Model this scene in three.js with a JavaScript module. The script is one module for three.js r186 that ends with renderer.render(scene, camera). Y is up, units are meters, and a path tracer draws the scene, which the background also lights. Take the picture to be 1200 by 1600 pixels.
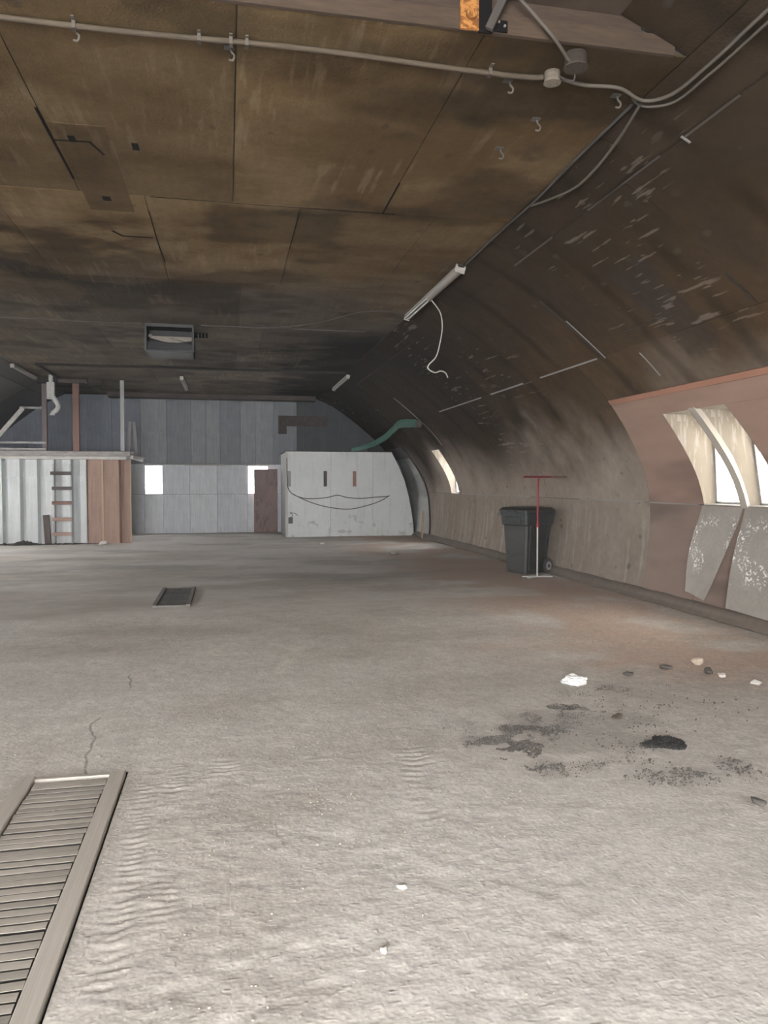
import * as THREE from 'three';
import { mergeGeometries } from 'three/addons/utils/BufferGeometryUtils.js';
import { RoundedBoxGeometry } from 'three/addons/geometries/RoundedBoxGeometry.js';
import { ConvexGeometry } from 'three/addons/geometries/ConvexGeometry.js';
import { RectAreaLightUniformsLib } from 'three/addons/lights/RectAreaLightUniformsLib.js';

// ---------------------------------------------------------------- camera, sky, daylight, exposure
const scene = new THREE.Scene();
const camera = new THREE.PerspectiveCamera(67.32, 1200 / 1600, 0.05, 200);
camera.position.set(0, 1.5, 0);
{
  const yaw = 0.20095, pitch = -0.03742;
  camera.lookAt(Math.sin(yaw) * Math.cos(pitch), 1.5 + Math.sin(pitch), -Math.cos(yaw) * Math.cos(pitch));
}
const renderer = new THREE.WebGLRenderer({ antialias: true });
renderer.toneMapping = THREE.LinearToneMapping;
renderer.toneMappingExposure = 1.0;
renderer.shadowMap.enabled = true;
renderer.shadowMap.type = THREE.PCFSoftShadowMap;
const SKY = new THREE.Color(1.0, 1.0, 1.0).multiplyScalar(28.0);      // white overcast sky
scene.background = SKY;
scene.fog = new THREE.FogExp2(new THREE.Color(0.9, 0.94, 1.0), 0.0014);   // dusty air
RectAreaLightUniformsLib.init();
function daylight(w, h, x, y, z, dx, dz) {                             // the overcast sky's light where it enters through one opening, facing (dx, 0, dz)
  const l = new THREE.RectAreaLight(new THREE.Color(1, 1, 1), 13, w, h);
  l.name = 'daylight'; l.position.set(x, y, z); l.lookAt(x + dx, y, z + dz); l.castShadow = true; scene.add(l);
}
daylight(4.9, 3.6, -2.1, 1.85, 4.7, 0, -1);                            // the wide doorway behind the camera
daylight(0.54, 0.88, -2.14, 1.6, -23.95, 0, 1); daylight(0.64, 0.88, 0.92, 1.6, -23.95, 0, 1);        // back windows
for (const [z, w] of [[-7.45, 1.35], [-18.1, 0.6], [0.05, 1.4]]) daylight(w, 1.0, 5.66, 1.78, z, -1, 0);       // windows of the right wall
for (const [z, w] of [[-12.4, 1.45], [-16.1, 1.45], [-18.3, 1.55], [-7.4, 1.35]]) daylight(w, 1.0, -7.46, 1.78, z, 1, 0);   // windows of the left wall

// ---------------------------------------------------------------- helpers
let seed = 7;
const rnd = () => { seed = (seed * 1664525 + 1013904223) >>> 0; return seed / 4294967296; };
const rr = (a, b) => a + (b - a) * rnd();
const clamp = THREE.MathUtils.clamp, lerp = THREE.MathUtils.lerp, sstep = (x, a, b) => { const t = clamp((x - a) / (b - a), 0, 1); return t * t * (3 - 2 * t); };
const V = (x, y, z) => new THREE.Vector3(x, y, z);
function hash(x, y, s) {
  let h = Math.imul(x, 374761393) ^ Math.imul(y, 668265263) ^ Math.imul(s, 1274126177);
  h = Math.imul(h ^ (h >>> 13), 1274126177); h ^= h >>> 16;
  return (h >>> 0) / 4294967296;
}
function vn(x, y, s) {
  const ix = Math.floor(x), iy = Math.floor(y), fx = x - ix, fy = y - iy, u = fx * fx * (3 - 2 * fx), v = fy * fy * (3 - 2 * fy);
  const a = hash(ix, iy, s), b = hash(ix + 1, iy, s), c = hash(ix, iy + 1, s), d = hash(ix + 1, iy + 1, s);
  return a + (b - a) * u + (c - a) * v + (a - b - c + d) * u * v;
}
function fbm(x, y, s, o = 4) { let a = 0, k = 0.5, t = 0; for (let i = 0; i < o; i++) { a += k * vn(x, y, s + i * 17); t += k; k *= 0.5; x *= 2.03; y *= 2.03; } return a / t; }
const toS = (c) => { c = clamp(c, 0, 1); return 255 * (c <= 0.0031308 ? c * 12.92 : 1.055 * Math.pow(c, 1 / 2.4) - 0.055); };
function tex(w, h, fn, srgb = true) {                                  // fn(u, v) -> linear [r, g, b] or a number
  const d = new Uint8Array(w * h * 4);
  for (let j = 0; j < h; j++) for (let i = 0; i < w; i++) {
    const c = fn((i + 0.5) / w, (j + 0.5) / h), o = (j * w + i) * 4;
    if (srgb) { d[o] = toS(c[0]); d[o + 1] = toS(c[1]); d[o + 2] = toS(c[2]); } else d[o] = d[o + 1] = d[o + 2] = clamp(c, 0, 1) * 255;
    d[o + 3] = 255;
  }
  const t = new THREE.DataTexture(d, w, h); t.wrapS = t.wrapT = THREE.RepeatWrapping; t.magFilter = THREE.LinearFilter; t.minFilter = THREE.LinearMipmapLinearFilter; t.generateMipmaps = true;
  if (srgb) t.colorSpace = THREE.SRGBColorSpace;
  t.needsUpdate = true; return t;
}
function mat(color, rough = 0.9, extra = {}) { return new THREE.MeshStandardMaterial({ color: new THREE.Color().setRGB(...color), roughness: rough, side: THREE.DoubleSide, ...extra }); }

const used = {};
function numbered(n) { if (!(n in used)) { used[n] = 0; return n; } used[n]++; return n + '_' + String(used[n]).padStart(3, '0'); }
function shade(o) { o.traverse((c) => { if (c.isMesh) { c.castShadow = true; c.receiveShadow = true; } }); return o; }
function part(name, geo, m, parent) { const o = new THREE.Mesh(geo, m); o.name = name; o.castShadow = o.receiveShadow = true; parent.add(o); return o; }
function tag(o, label, category, group) { o.userData.label = label; o.userData.category = category; if (group) o.userData.group = group; return o; }
function thing(name, label, category, pos = [0, 0, 0], group) { const o = new THREE.Group(); o.name = numbered(name); o.position.set(...pos); tag(o, label, category, group); scene.add(o); return o; }
function solo(name, geo, m, label, category, group) { const o = part(numbered(name), geo, m, scene); return tag(o, label, category, group); }
function struct(name, label) { const o = new THREE.Group(); o.name = numbered(name); o.userData.kind = 'structure'; if (label) o.userData.label = label; scene.add(o); return o; }
function structMesh(name, geo, m, label) { const o = part(numbered(name), geo, m, scene); o.userData.kind = 'structure'; if (label) o.userData.label = label; return o; }
const merge = (list) => mergeGeometries(list.map((g) => (g.index ? g.toNonIndexed() : g)).map((g) => { for (const k of Object.keys(g.attributes)) if (!['position', 'normal', 'uv'].includes(k)) g.deleteAttribute(k); return g; }));
function bx(w, h, d, x = 0, y = 0, z = 0, r = 0) { const g = r ? new RoundedBoxGeometry(w, h, d, 2, r) : new THREE.BoxGeometry(w, h, d); return g.translate(x, y, z); }
function slab(x0, x1, y0, y1, z0, z1, r = 0) { return bx(x1 - x0, y1 - y0, z1 - z0, (x0 + x1) / 2, (y0 + y1) / 2, (z0 + z1) / 2, r); }
function tube(pts, r, n = 0, rs = 8) { const c = new THREE.CatmullRomCurve3(pts.map((p) => (p.isVector3 ? p : V(...p)))); return new THREE.TubeGeometry(c, n || pts.length * 6, r, rs, false); }
function bar(a, b, w, h, r = 0) {                                      // a square bar from a to b
  const A = V(...a), B = V(...b), L = A.distanceTo(B), g = r ? new RoundedBoxGeometry(w, h, L, 2, r) : new THREE.BoxGeometry(w, h, L);
  const m = new THREE.Matrix4().lookAt(A, B, Math.abs(B.clone().sub(A).normalize().y) > 0.99 ? V(0, 0, 1) : V(0, 1, 0)); m.setPosition(A.clone().add(B).multiplyScalar(0.5));
  return g.applyMatrix4(m);
}
function rod(a, b, r, n = 10) { const A = V(...a), B = V(...b), g = new THREE.CylinderGeometry(r, r, A.distanceTo(B), n); const q = new THREE.Quaternion().setFromUnitVectors(V(0, 1, 0), B.clone().sub(A).normalize()); return g.applyQuaternion(q).translate((A.x + B.x) / 2, (A.y + B.y) / 2, (A.z + B.z) / 2); }
function sheet(P, nu, nv, th, uvf) {                                   // a curved sheet with thickness; P(u, v) is its visible face
  const pos = [], uv = [], idx = [], F = [], B = [];
  const e = 1e-3, n3 = (u, v) => { const a = P(Math.min(u + e, 1), v).sub(P(Math.max(u - e, 0), v)), b = P(u, Math.min(v + e, 1)).sub(P(u, Math.max(v - e, 0))); return a.cross(b).normalize(); };
  const w = (p, u, v) => { pos.push(p.x, p.y, p.z); const t = uvf ? uvf(p, u, v) : [u, v]; uv.push(...t); return pos.length / 3 - 1; };
  for (let j = 0; j <= nv; j++) for (let i = 0; i <= nu; i++) F.push(w(P(i / nu, j / nv), i / nu, j / nv));
  const at = (i, j) => j * (nu + 1) + i;
  for (let j = 0; j < nv; j++) for (let i = 0; i < nu; i++) idx.push(F[at(i, j)], F[at(i + 1, j)], F[at(i + 1, j + 1)], F[at(i, j)], F[at(i + 1, j + 1)], F[at(i, j + 1)]);
  for (let j = 0; j <= nv; j++) for (let i = 0; i <= nu; i++) { const u = i / nu, v = j / nv; B.push(w(P(u, v).addScaledVector(n3(u, v), -th), u, v)); }
  for (let j = 0; j < nv; j++) for (let i = 0; i < nu; i++) idx.push(B[at(i, j)], B[at(i + 1, j + 1)], B[at(i + 1, j)], B[at(i, j)], B[at(i, j + 1)], B[at(i + 1, j + 1)]);
  const edge = (list) => { for (let k = 0; k + 1 < list.length; k++) { const [i, j] = list[k], [p, q] = list[k + 1], u = nu, a = w(P(i / nu, j / nv), i / nu, j / nv), b = w(P(p / nu, q / nv), p / nu, q / nv), c = w(P(p / nu, q / nv).addScaledVector(n3(p / nu, q / nv), -th), p / nu, q / nv), d = w(P(i / nu, j / nv).addScaledVector(n3(i / nu, j / nv), -th), i / nu, j / nv); idx.push(a, d, b, b, d, c); } };
  const row = (j) => Array.from({ length: nu + 1 }, (_, i) => [i, j]), col = (i) => Array.from({ length: nv + 1 }, (_, j) => [i, j]);
  edge(row(0)); edge(col(nu)); edge(row(nv).reverse()); edge(col(0).reverse());
  const g = new THREE.BufferGeometry(); g.setAttribute('position', new THREE.Float32BufferAttribute(pos, 3)); g.setAttribute('uv', new THREE.Float32BufferAttribute(uv, 2)); g.setIndex(idx); g.computeVertexNormals(); return g;
}

// ---------------------------------------------------------------- the cross-section of the hall
const XC = -0.9, ZB = -23.75, ZF = 4.4, YC = 4.08, ZS = -4.3;          // axis, back wall, front wall, ceiling height, step in the ceiling
const prof = new THREE.CatmullRomCurve3([[5.30, 0], [5.38, 0.4], [5.42, 0.8], [5.43, 1.16], [5.37, 1.57], [5.12, 2.11], [4.78, 2.6], [4.1, 3.22], [3.35, 3.77], [2.75, 4.08], [2.3, 4.27], [1.9, 4.42]].map(([x, y]) => V(x, y, 0)), false, 'centripetal');
prof.arcLengthDivisions = 400;
const LP = prof.getLength(), ptab = Array.from({ length: 801 }, (_, i) => prof.getPointAt(i / 800));
const pAt = (s) => { const k = clamp(s / LP, 0, 1) * 800, i = Math.min(799, Math.floor(k)); return ptab[i].clone().lerp(ptab[i + 1], k - i); };
const nAt = (s) => { const a = pAt(s - 0.02), b = pAt(s + 0.02); return V(b.y - a.y, -(b.x - a.x), 0).normalize(); };   // points out of the hall
const sOfY = (y) => { let lo = 0, hi = LP; for (let i = 0; i < 40; i++) { const m = (lo + hi) / 2; pAt(m).y < y ? (lo = m) : (hi = m); } return lo; };
const S = { sill: sOfY(1.25), top: sOfY(2.31), or: sOfY(2.56), mid: sOfY(3.0), up: sOfY(3.9), ceil: sOfY(4.08), end: sOfY(4.27) };
function wallPt(side, s, z, out = 0) { const p = pAt(s).addScaledVector(nAt(s), out); return V(side > 0 ? p.x : 2 * XC - p.x, p.y, z); }
// a lining sheet of a curved wall: corners z at the low edge (za0, zb0) and at the high edge (za1, zb1)
function lining(side, s0, s1, za0, zb0, za1 = za0, zb1 = zb0, out = 0, th = 0.012, ns = 0, warp) {
  ns = ns || Math.max(2, Math.ceil((s1 - s0) / 0.16));
  const P = (u, v) => { const uu = side > 0 ? u : 1 - u, s = lerp(s0, s1, v), z = lerp(lerp(za0, za1, v), lerp(zb0, zb1, v), uu); return wallPt(side, s, z, out + (warp ? warp(uu, v) : 0)); };
  return sheet(P, warp ? 8 : 1, ns, th, (p, u, v) => [(p.z + 24) / 30, lerp(s0, s1, v) / 7]);
}

// ---------------------------------------------------------------- materials
const bumpFine = tex(512, 512, (u, v) => 0.5 * vn(u * 64, v * 64, 3) + 0.3 * vn(u * 160, v * 160, 4) + 0.2 * hash(u * 512 | 0, v * 512 | 0, 5), false);
const bumpAt = (r, r2 = r) => { const t = bumpFine.clone(); t.repeat.set(r, r2); t.needsUpdate = true; return t; };
// spots of damp and dirt scattered with outlines of their own
const spots = Array.from({ length: 420 }, () => [rr(-24, 6), rr(0, 7), rr(0.015, 0.07), rr(0.25, 0.75), rr(1, 1.9)]);
const spotGrid = new Map();
for (const s of spots) { for (let i = -1; i <= 1; i++) for (let j = -1; j <= 1; j++) { const k = (Math.floor(s[0]) + i) * 100 + Math.floor(s[1]) + j; if (!spotGrid.has(k)) spotGrid.set(k, []); spotGrid.get(k).push(s); } }
function spotAt(x, y) { let a = 0; for (const s of spotGrid.get(Math.floor(x) * 100 + Math.floor(y)) ?? []) { const d = Math.hypot(x - s[0], (y - s[1]) * s[4]) / s[2]; if (d < 1.4) a = Math.max(a, s[3] * (1 - sstep(d + (fbm(x * 30, y * 30, 9, 2) - 0.5) * 0.9, 0.5, 1.15))); } return a; }
const mix3 = (a, b, t) => [lerp(a[0], b[0], t), lerp(a[1], b[1], t), lerp(a[2], b[2], t)];
const mul3 = (a, k) => [a[0] * k, a[1] * k, a[2] * k];

// curved lining: u is 30 m of length, v is 7 m along the curve
const wallTex = tex(2048, 1024, (u, v) => {
  const z = u * 30 - 24, s = v * 7;
  const big = fbm(z * 0.55, s * 0.6, 21, 4), mid = fbm(z * 2.2, s * 1.8, 33, 4), fine = fbm(z * 14, s * 14, 41, 3);
  let c = mix3([0.255, 0.21, 0.175], [0.345, 0.295, 0.25], mid);
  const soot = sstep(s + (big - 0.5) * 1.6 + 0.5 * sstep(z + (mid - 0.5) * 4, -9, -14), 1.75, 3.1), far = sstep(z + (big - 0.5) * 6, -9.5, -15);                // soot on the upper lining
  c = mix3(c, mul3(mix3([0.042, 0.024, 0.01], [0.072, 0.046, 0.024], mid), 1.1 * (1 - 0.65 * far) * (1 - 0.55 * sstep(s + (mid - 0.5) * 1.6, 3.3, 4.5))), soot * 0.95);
  const rib = Math.abs(((z + 5 + 100 * 1.16 + (fbm(s * 1.5, z, 51, 2) - 0.5) * 0.16) % 1.16) - 0.58);      // dirt lines over the ribs
  const ribT = sstep(rib, 0.43, 0.56) * sstep(fbm(z * 0.9 + 9, s * 1.3, 77, 3), 0.36, 0.62) * sstep(s, 1.7, 2.6);
  c = mul3(c, 1 - 0.33 * ribT);
  const pz = (z + 6.75) / 0.33, ps = (s - 3.62) / 0.62, patch = 1 - sstep(Math.max(Math.abs(pz), Math.abs(ps)) + (fbm(z * 6, s * 6, 61, 3) - 0.5) * 0.5, 0.8, 1.05);
  c = mix3(c, [0.045, 0.038, 0.034], patch * 0.6);
  const drip = sstep(fbm(z * 9, s * 0.8, 91, 3), 0.56, 0.7) * (1 - sstep(s, 0.7, 1.3));
  c = mix3(c, [0.5, 0.46, 0.38], drip * 0.35);
  c = mul3(c, 0.88 + 0.24 * fine);
  c = mix3(c, [0.075, 0.065, 0.055], spotAt(z, s) * 0.75);
  const pale = sstep(fbm(z * 3, s * 26, 101, 3), 0.7, 0.75) * sstep(fbm(z * 0.8, s * 0.8 + 50, 103, 3), 0.58, 0.7);
  return mix3(c, [0.26, 0.23, 0.2], pale * 0.4);
});
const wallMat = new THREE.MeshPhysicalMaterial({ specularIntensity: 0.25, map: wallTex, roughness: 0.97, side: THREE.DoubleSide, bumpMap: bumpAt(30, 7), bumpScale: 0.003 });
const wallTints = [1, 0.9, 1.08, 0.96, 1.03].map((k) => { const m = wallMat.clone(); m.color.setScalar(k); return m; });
const shellMat = mat([0.05, 0.043, 0.038], 0.95);

// flat ceiling boards: 8 m across, 20 m long
const ceilTex = tex(1024, 2048, (u, v) => {
  const x = u * 8 - 5, z = v * 20 - 24;
  const big = fbm(x * 0.7, z * 0.55, 121, 4), mid = fbm(x * 1.7 + 3, z * 2.6, 131, 4), grain = fbm(x * 26, z * 2.4, 141, 3), fine = fbm(x * 30, z * 30, 151, 2);
  let c = mix3([0.108, 0.07, 0.034], [0.182, 0.129, 0.071], sstep(mid * 0.6 + big * 0.4, 0.3, 0.7));
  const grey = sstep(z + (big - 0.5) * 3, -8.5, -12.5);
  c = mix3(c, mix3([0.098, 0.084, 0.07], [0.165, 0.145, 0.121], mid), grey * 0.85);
  const scuff = sstep(grain, 0.55, 0.75) * sstep(fbm(x * 0.9 + 7, z * 0.9, 161, 3), 0.5, 0.66);   // worn paint along the grain
  c = mix3(c, [0.26, 0.2, 0.135], scuff * 0.35);
  const dark = sstep(fbm(x * 0.8 + 17, z * 1.1, 171, 4), 0.53, 0.68);
  c = mul3(c, 1 - 0.4 * dark);
  const st1 = sstep(z + (mid - 0.5) * 3, -8.2, -9.2) * sstep(x + (big - 0.5) * 3, 0.1, -0.9) * (1 - grey), st2 = (1 - sstep(Math.max(Math.abs(x - 0.55) / 0.75, Math.abs(z + 7.9) / 0.62) + (mid - 0.5) * 0.5, 0.75, 1.0));
  c = mul3(c, (1 - 0.55 * st1) * (1 - 0.42 * st2));
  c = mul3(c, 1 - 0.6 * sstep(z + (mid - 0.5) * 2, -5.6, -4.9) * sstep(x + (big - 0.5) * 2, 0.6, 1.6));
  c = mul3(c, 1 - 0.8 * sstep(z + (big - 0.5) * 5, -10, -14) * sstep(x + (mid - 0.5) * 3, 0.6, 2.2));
  c = mul3(c, 0.82 + 0.2 * fine + 0.16 * grain);
  return mix3(c, [0.05, 0.04, 0.032], spotAt(z, x + 3) * 0.6);
});
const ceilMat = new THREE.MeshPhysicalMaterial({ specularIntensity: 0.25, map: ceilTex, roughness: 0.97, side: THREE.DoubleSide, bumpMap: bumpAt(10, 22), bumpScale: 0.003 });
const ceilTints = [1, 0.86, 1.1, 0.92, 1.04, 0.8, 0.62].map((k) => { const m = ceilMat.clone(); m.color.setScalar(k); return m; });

const grainTex = tex(512, 512, (u, v) => { const g = fbm(u * 40, v * 3, 201, 4), f = fbm(u * 120, v * 10, 211, 2), b = fbm(u * 3, v * 3, 221, 3); const k = 0.55 + 0.5 * g + 0.25 * (f - 0.5) + 0.3 * (b - 0.5); return [k, k, k]; });
const dirtTex = tex(512, 512, (u, v) => { const b = fbm(u * 5, v * 5, 231, 5), f = fbm(u * 60, v * 60, 241, 3), d = sstep(fbm(u * 9, v * 9, 251, 4), 0.6, 0.72); const k = 0.72 + 0.3 * b + 0.2 * (f - 0.5) - 0.25 * d; return [k, k * 0.99, k * 0.97]; });
const softTex = tex(512, 512, (u, v) => { const b = fbm(u * 3, v * 4, 261, 4), f = fbm(u * 40, v * 40, 271, 3), st = fbm(u * 26, v * 2.2, 281, 3); const k = 0.8 + 0.22 * (b - 0.5) + 0.1 * (f - 0.5) + 0.22 * (st - 0.5) + 0.1; return [k, k, k]; });
const withMap = (color, t, rough = 0.9, extra = {}) => mat(color, rough, { map: t, ...extra });
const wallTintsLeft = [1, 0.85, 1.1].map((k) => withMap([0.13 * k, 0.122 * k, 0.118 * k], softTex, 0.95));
const M = {
  orangeBoard: withMap([0.42, 0.215, 0.15], dirtTex), orangeDusty: withMap([0.35, 0.235, 0.19], dirtTex), brownDusty: withMap([0.28, 0.21, 0.175], dirtTex),
  white: withMap([0.6, 0.62, 0.62], softTex), whiteShade: withMap([0.5, 0.51, 0.5], dirtTex), greyRib: withMap([0.30, 0.31, 0.31], dirtTex),
  rust: withMap([0.335, 0.225, 0.18], softTex), rustDark: withMap([0.2, 0.11, 0.085], dirtTex),
  steel: withMap([0.34, 0.32, 0.29], dirtTex, 0.55, { metalness: 0.35 }), steelDark: withMap([0.12, 0.115, 0.11], dirtTex, 0.6, { metalness: 0.3 }),
  pale: withMap([0.58, 0.56, 0.52], grainTex), woodGrey: withMap([0.36, 0.35, 0.34], grainTex), woodBrown: withMap([0.34, 0.2, 0.15], grainTex), woodDark: withMap([0.1, 0.082, 0.075], grainTex), woodTan: withMap([0.5, 0.38, 0.26], grainTex),
  dark: mat([0.03, 0.027, 0.025], 0.9), black: new THREE.MeshPhysicalMaterial({ color: new THREE.Color().setRGB(0.01, 0.009, 0.009), roughness: 1, specularIntensity: 0.2, side: THREE.DoubleSide }), cable: mat([0.5, 0.48, 0.45], 0.6), cableGrey: mat([0.1, 0.085, 0.07], 0.75), cableDark: mat([0.07, 0.06, 0.055], 0.7),
  enamel: withMap([0.45, 0.43, 0.4], dirtTex, 0.4), tubeGlass: mat([0.55, 0.54, 0.52], 0.2), redDark: mat([0.15, 0.018, 0.026], 0.6), red: mat([0.24, 0.02, 0.032], 0.55), whitePaint: mat([0.5, 0.495, 0.48], 0.5),
  bin: withMap([0.045, 0.045, 0.042], dirtTex, 0.5), binDark: mat([0.03, 0.033, 0.036], 0.55), rubber: mat([0.05, 0.048, 0.045], 0.85),
  concrete: withMap([0.4, 0.39, 0.37], dirtTex, 0.95), kerb: withMap([0.19, 0.158, 0.13], softTex, 0.95),
  glassDirty: new THREE.MeshPhysicalMaterial({ color: new THREE.Color().setRGB(0.74, 0.72, 0.69), transmission: 1, thickness: 0, roughness: 0.05, ior: 1.45, side: THREE.DoubleSide }),
  glass: new THREE.MeshPhysicalMaterial({ color: 0xffffff, transmission: 1, thickness: 0, roughness: 0.03, ior: 1.45, side: THREE.DoubleSide }),
};

// ---------------------------------------------------------------- floor
const track = (x, z) => {                                             // tyre tread ridges pressed into the dust
  let a = 0;
  for (const [x0, k, w, p] of [[-0.36, 0.03, 0.075, 0.05], [-0.2, 0.04, 0.075, 0.05], [0.02, 0.02, 0.1, 0.06], [0.75, -0.12, 0.13, 0.07]]) {
    const c = x0 + k * (z + 2), d = Math.abs(x - c) / w;
    if (d < 1) a += (0.5 + 0.5 * Math.sin((z + 0.25 * Math.abs(x - c) + 0.09 * fbm(x * 5, z * 7, 301, 3)) * 6.283 / p)) * (1 - d * d) * sstep(fbm(x * 2.5 + 3, z * 1.4, 311, 3), 0.42, 0.6);
  }
  return a;
};
function floorColor(x, z, near) {
  const big = fbm(x * 0.28 + 5, z * 0.3, 321, 4), mid = fbm(x * 0.9, z * 1.5, 331, 5), fine = fbm(x * 9, z * 11, 341, 4);
  let c = mix3([0.435, 0.395, 0.345], [0.585, 0.55, 0.505], sstep(mid * 0.55 + big * 0.45, 0.32, 0.66));
  const lanes = fbm(x * 0.45, z * 1.9 + x * 0.35, 351, 4);             // swept tracks across the hall
  c = mul3(c, 1 - 0.06 * sstep(lanes + (fine - 0.5) * 0.25, 0.5, 0.68) * sstep(z, -4.5, -7.5));
  const oil = sstep(fbm(x * 0.5 + 2, z * 0.9 + 4, 361, 4), 0.55, 0.66) * sstep(z, -10, -12.5);
  c = mix3(c, [0.2, 0.185, 0.18], oil * 0.3);
  const red = sstep(fbm(x * 1.3, z * 1.1 + 30, 371, 3), 0.34, 0.58) * sstep(x + (mid - 0.5) * 2, 2.2, 3.6) * sstep(z, -4.6, -5.6);
  c = mix3(c, [0.45, 0.33, 0.255], red * 0.75 * (0.7 + 0.6 * fine));
  const scrap = (1 - sstep(Math.abs((x - 0.5) - (z + 6.5) * -0.28) + (mid - 0.5) * 0.1, 0.03, 0.09)) * (1 - sstep(Math.abs(z + 6.55), 0.4, 0.6));
  c = mix3(c, [0.62, 0.58, 0.51], scrap * 0.85);
  const spill = 1 - sstep(Math.hypot((x - 2.0) / 0.75, (z + 4.35) / 0.5) + (fbm(x * 5, z * 5, 381, 4) - 0.5) * 1.3, 0.55, 1.05);   // grey film of spilled granules
  c = mix3(c, [0.27, 0.25, 0.225], spill * 0.5 * (0.4 + fine));
  c = mul3(c, 0.86 + 0.28 * fine);
  const crack = Math.abs(x + 0.78 + 0.1 * (fbm(z * 2.2, 3, 391, 4) - 0.5) * 2 + 0.02 * (z + 4.1));
  if (z < -4.1 && z > -7.2) c = mul3(c, 1 - 0.5 * (1 - sstep(crack, 0.002, 0.01)) * sstep(fbm(z * 1.7, 8, 393, 2), 0.4, 0.5));
  if (near) {
    const g = fbm(x * 45, z * 45, 395, 3), peb = sstep(vn(x * 75, z * 75, 397), 0.86, 0.95);
    const g2 = vn(x * 160, z * 160, 398), dk = sstep(vn(x * 60 + 9, z * 60, 399), 0.84, 0.94); c = mul3(c, 0.74 + 0.36 * g + 0.18 * g2); c = mix3(c, [0.74, 0.71, 0.65], peb * 0.55); c = mix3(c, [0.3, 0.27, 0.235], dk * 0.4);
  }
  return c;
}
function floorHeight(x, z) { return 0.006 * (fbm(x * 3, z * 3, 401, 3) - 0.5) + 0.007 * (fbm(x * 14, z * 17, 411, 3) - 0.5) + 0.0045 * track(x, z); }
const nearTex = tex(2048, 2048, (u, v) => floorColor(u * 9 - 3, v * 9 - 9, true));
const nearBump = tex(1024, 1024, (u, v) => { const x = u * 3, z = v * 3; return 0.4 * fbm(x * 24, z * 34, 421, 4) + 0.35 * fbm(x * 80, z * 95, 431, 2) + 0.25 * sstep(vn(x * 52, z * 60, 441), 0.8, 0.97); }, false);
nearBump.repeat.set(3, 3);
const farTex = tex(1536, 2048, (u, v) => floorColor(u * 15 - 8, v * 30 - 24.2, false));
const farBump = nearBump.clone(); farBump.repeat.set(5, 10); farBump.needsUpdate = true;
const nearMat = new THREE.MeshStandardMaterial({ map: nearTex, roughness: 0.95, bumpMap: nearBump, bumpScale: 0.0045, side: THREE.DoubleSide });
const farMat = new THREE.MeshStandardMaterial({ map: farTex, roughness: 0.95, bumpMap: farBump, bumpScale: 0.005, side: THREE.DoubleSide });
function ground(x0, x1, z0, z1, step, far) {
  const nx = Math.max(1, Math.round((x1 - x0) / step)), nz = Math.max(1, Math.round((z1 - z0) / step)), pos = [], uv = [], idx = [];
  for (let j = 0; j <= nz; j++) for (let i = 0; i <= nx; i++) {
    const x = lerp(x0, x1, i / nx), z = lerp(z0, z1, j / nz), edge = far ? 0 : sstep(Math.max(Math.abs(x + 0.78) - 0.27, Math.abs(z + 3.1) - 1.1), 0, 0.15);
    pos.push(x, far ? 0 : floorHeight(x, z) * edge, z); uv.push(far ? (x + 8) / 15 : (x + 3) / 9, far ? (z + 24.2) / 30 : (z + 9) / 9);
  }
  for (let j = 0; j < nz; j++) for (let i = 0; i < nx; i++) { const a = j * (nx + 1) + i; idx.push(a, a + nx + 1, a + 1, a + 1, a + nx + 1, a + nx + 2); }
  const g = new THREE.BufferGeometry(); g.setAttribute('position', new THREE.Float32BufferAttribute(pos, 3)); g.setAttribute('uv', new THREE.Float32BufferAttribute(uv, 2)); g.setIndex(idx); g.computeVertexNormals(); return g;
}
{
  const f = struct('floor', 'dusty concrete floor with tyre tracks and dirt stains');
  const TX0 = -1.045, TX1 = -0.515, TZ0 = -4.13, TZ1 = -2.12;
  part('floor_slab', merge([ground(-3, TX0, -9, 0, 0.03), ground(TX1, 1.3, -4.2, -1.7, 0.011), ground(1.3, 5.7, -4.2, -1.7, 0.025), ground(TX1, 5.7, -9, -4.2, 0.03), ground(TX1, 5.7, -1.7, 0, 0.05), ground(TX0, TX1, -9, TZ0, 0.03), ground(TX0, TX1, TZ1, 0, 0.03)]), nearMat, f);
  part('floor_slab', merge([ground(-7.6, -3, -9, 0, 1, true), ground(-7.6, 5.7, -24, -9, 1, true), ground(-7.6, 5.7, 0, 4.6, 1, true)]), farMat, f);
  part('drain_channel', merge([slab(TX0 - 0.03, TX0, -0.35, -0.012, TZ0, TZ1), slab(TX1, TX1 + 0.03, -0.35, -0.012, TZ0, TZ1), slab(TX0, TX1, -0.35, -0.012, TZ0 - 0.03, TZ0), slab(TX0, TX1, -0.35, -0.012, TZ1, TZ1 + 0.03), slab(TX0 - 0.03, TX1 + 0.03, -0.38, -0.35, TZ0 - 0.03, TZ1 + 0.03)]), M.dark, f);
  part('floor_base', merge([slab(-7.8, TX0 - 0.05, -0.45, -0.04, -24, 4.7), slab(TX1 + 0.05, 6, -0.45, -0.04, -24, 4.7), slab(TX0 - 0.05, TX1 + 0.05, -0.45, -0.04, -24, TZ0 - 0.04), slab(TX0 - 0.05, TX1 + 0.05, -0.45, -0.04, TZ1 + 0.04, 4.7)]), M.concrete, f);
}
structMesh('apron', slab(-14, 12, -0.6, -0.46, -30, 12), withMap([0.35, 0.34, 0.32], dirtTex, 0.95), 'concrete ground outside the hall');

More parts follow.
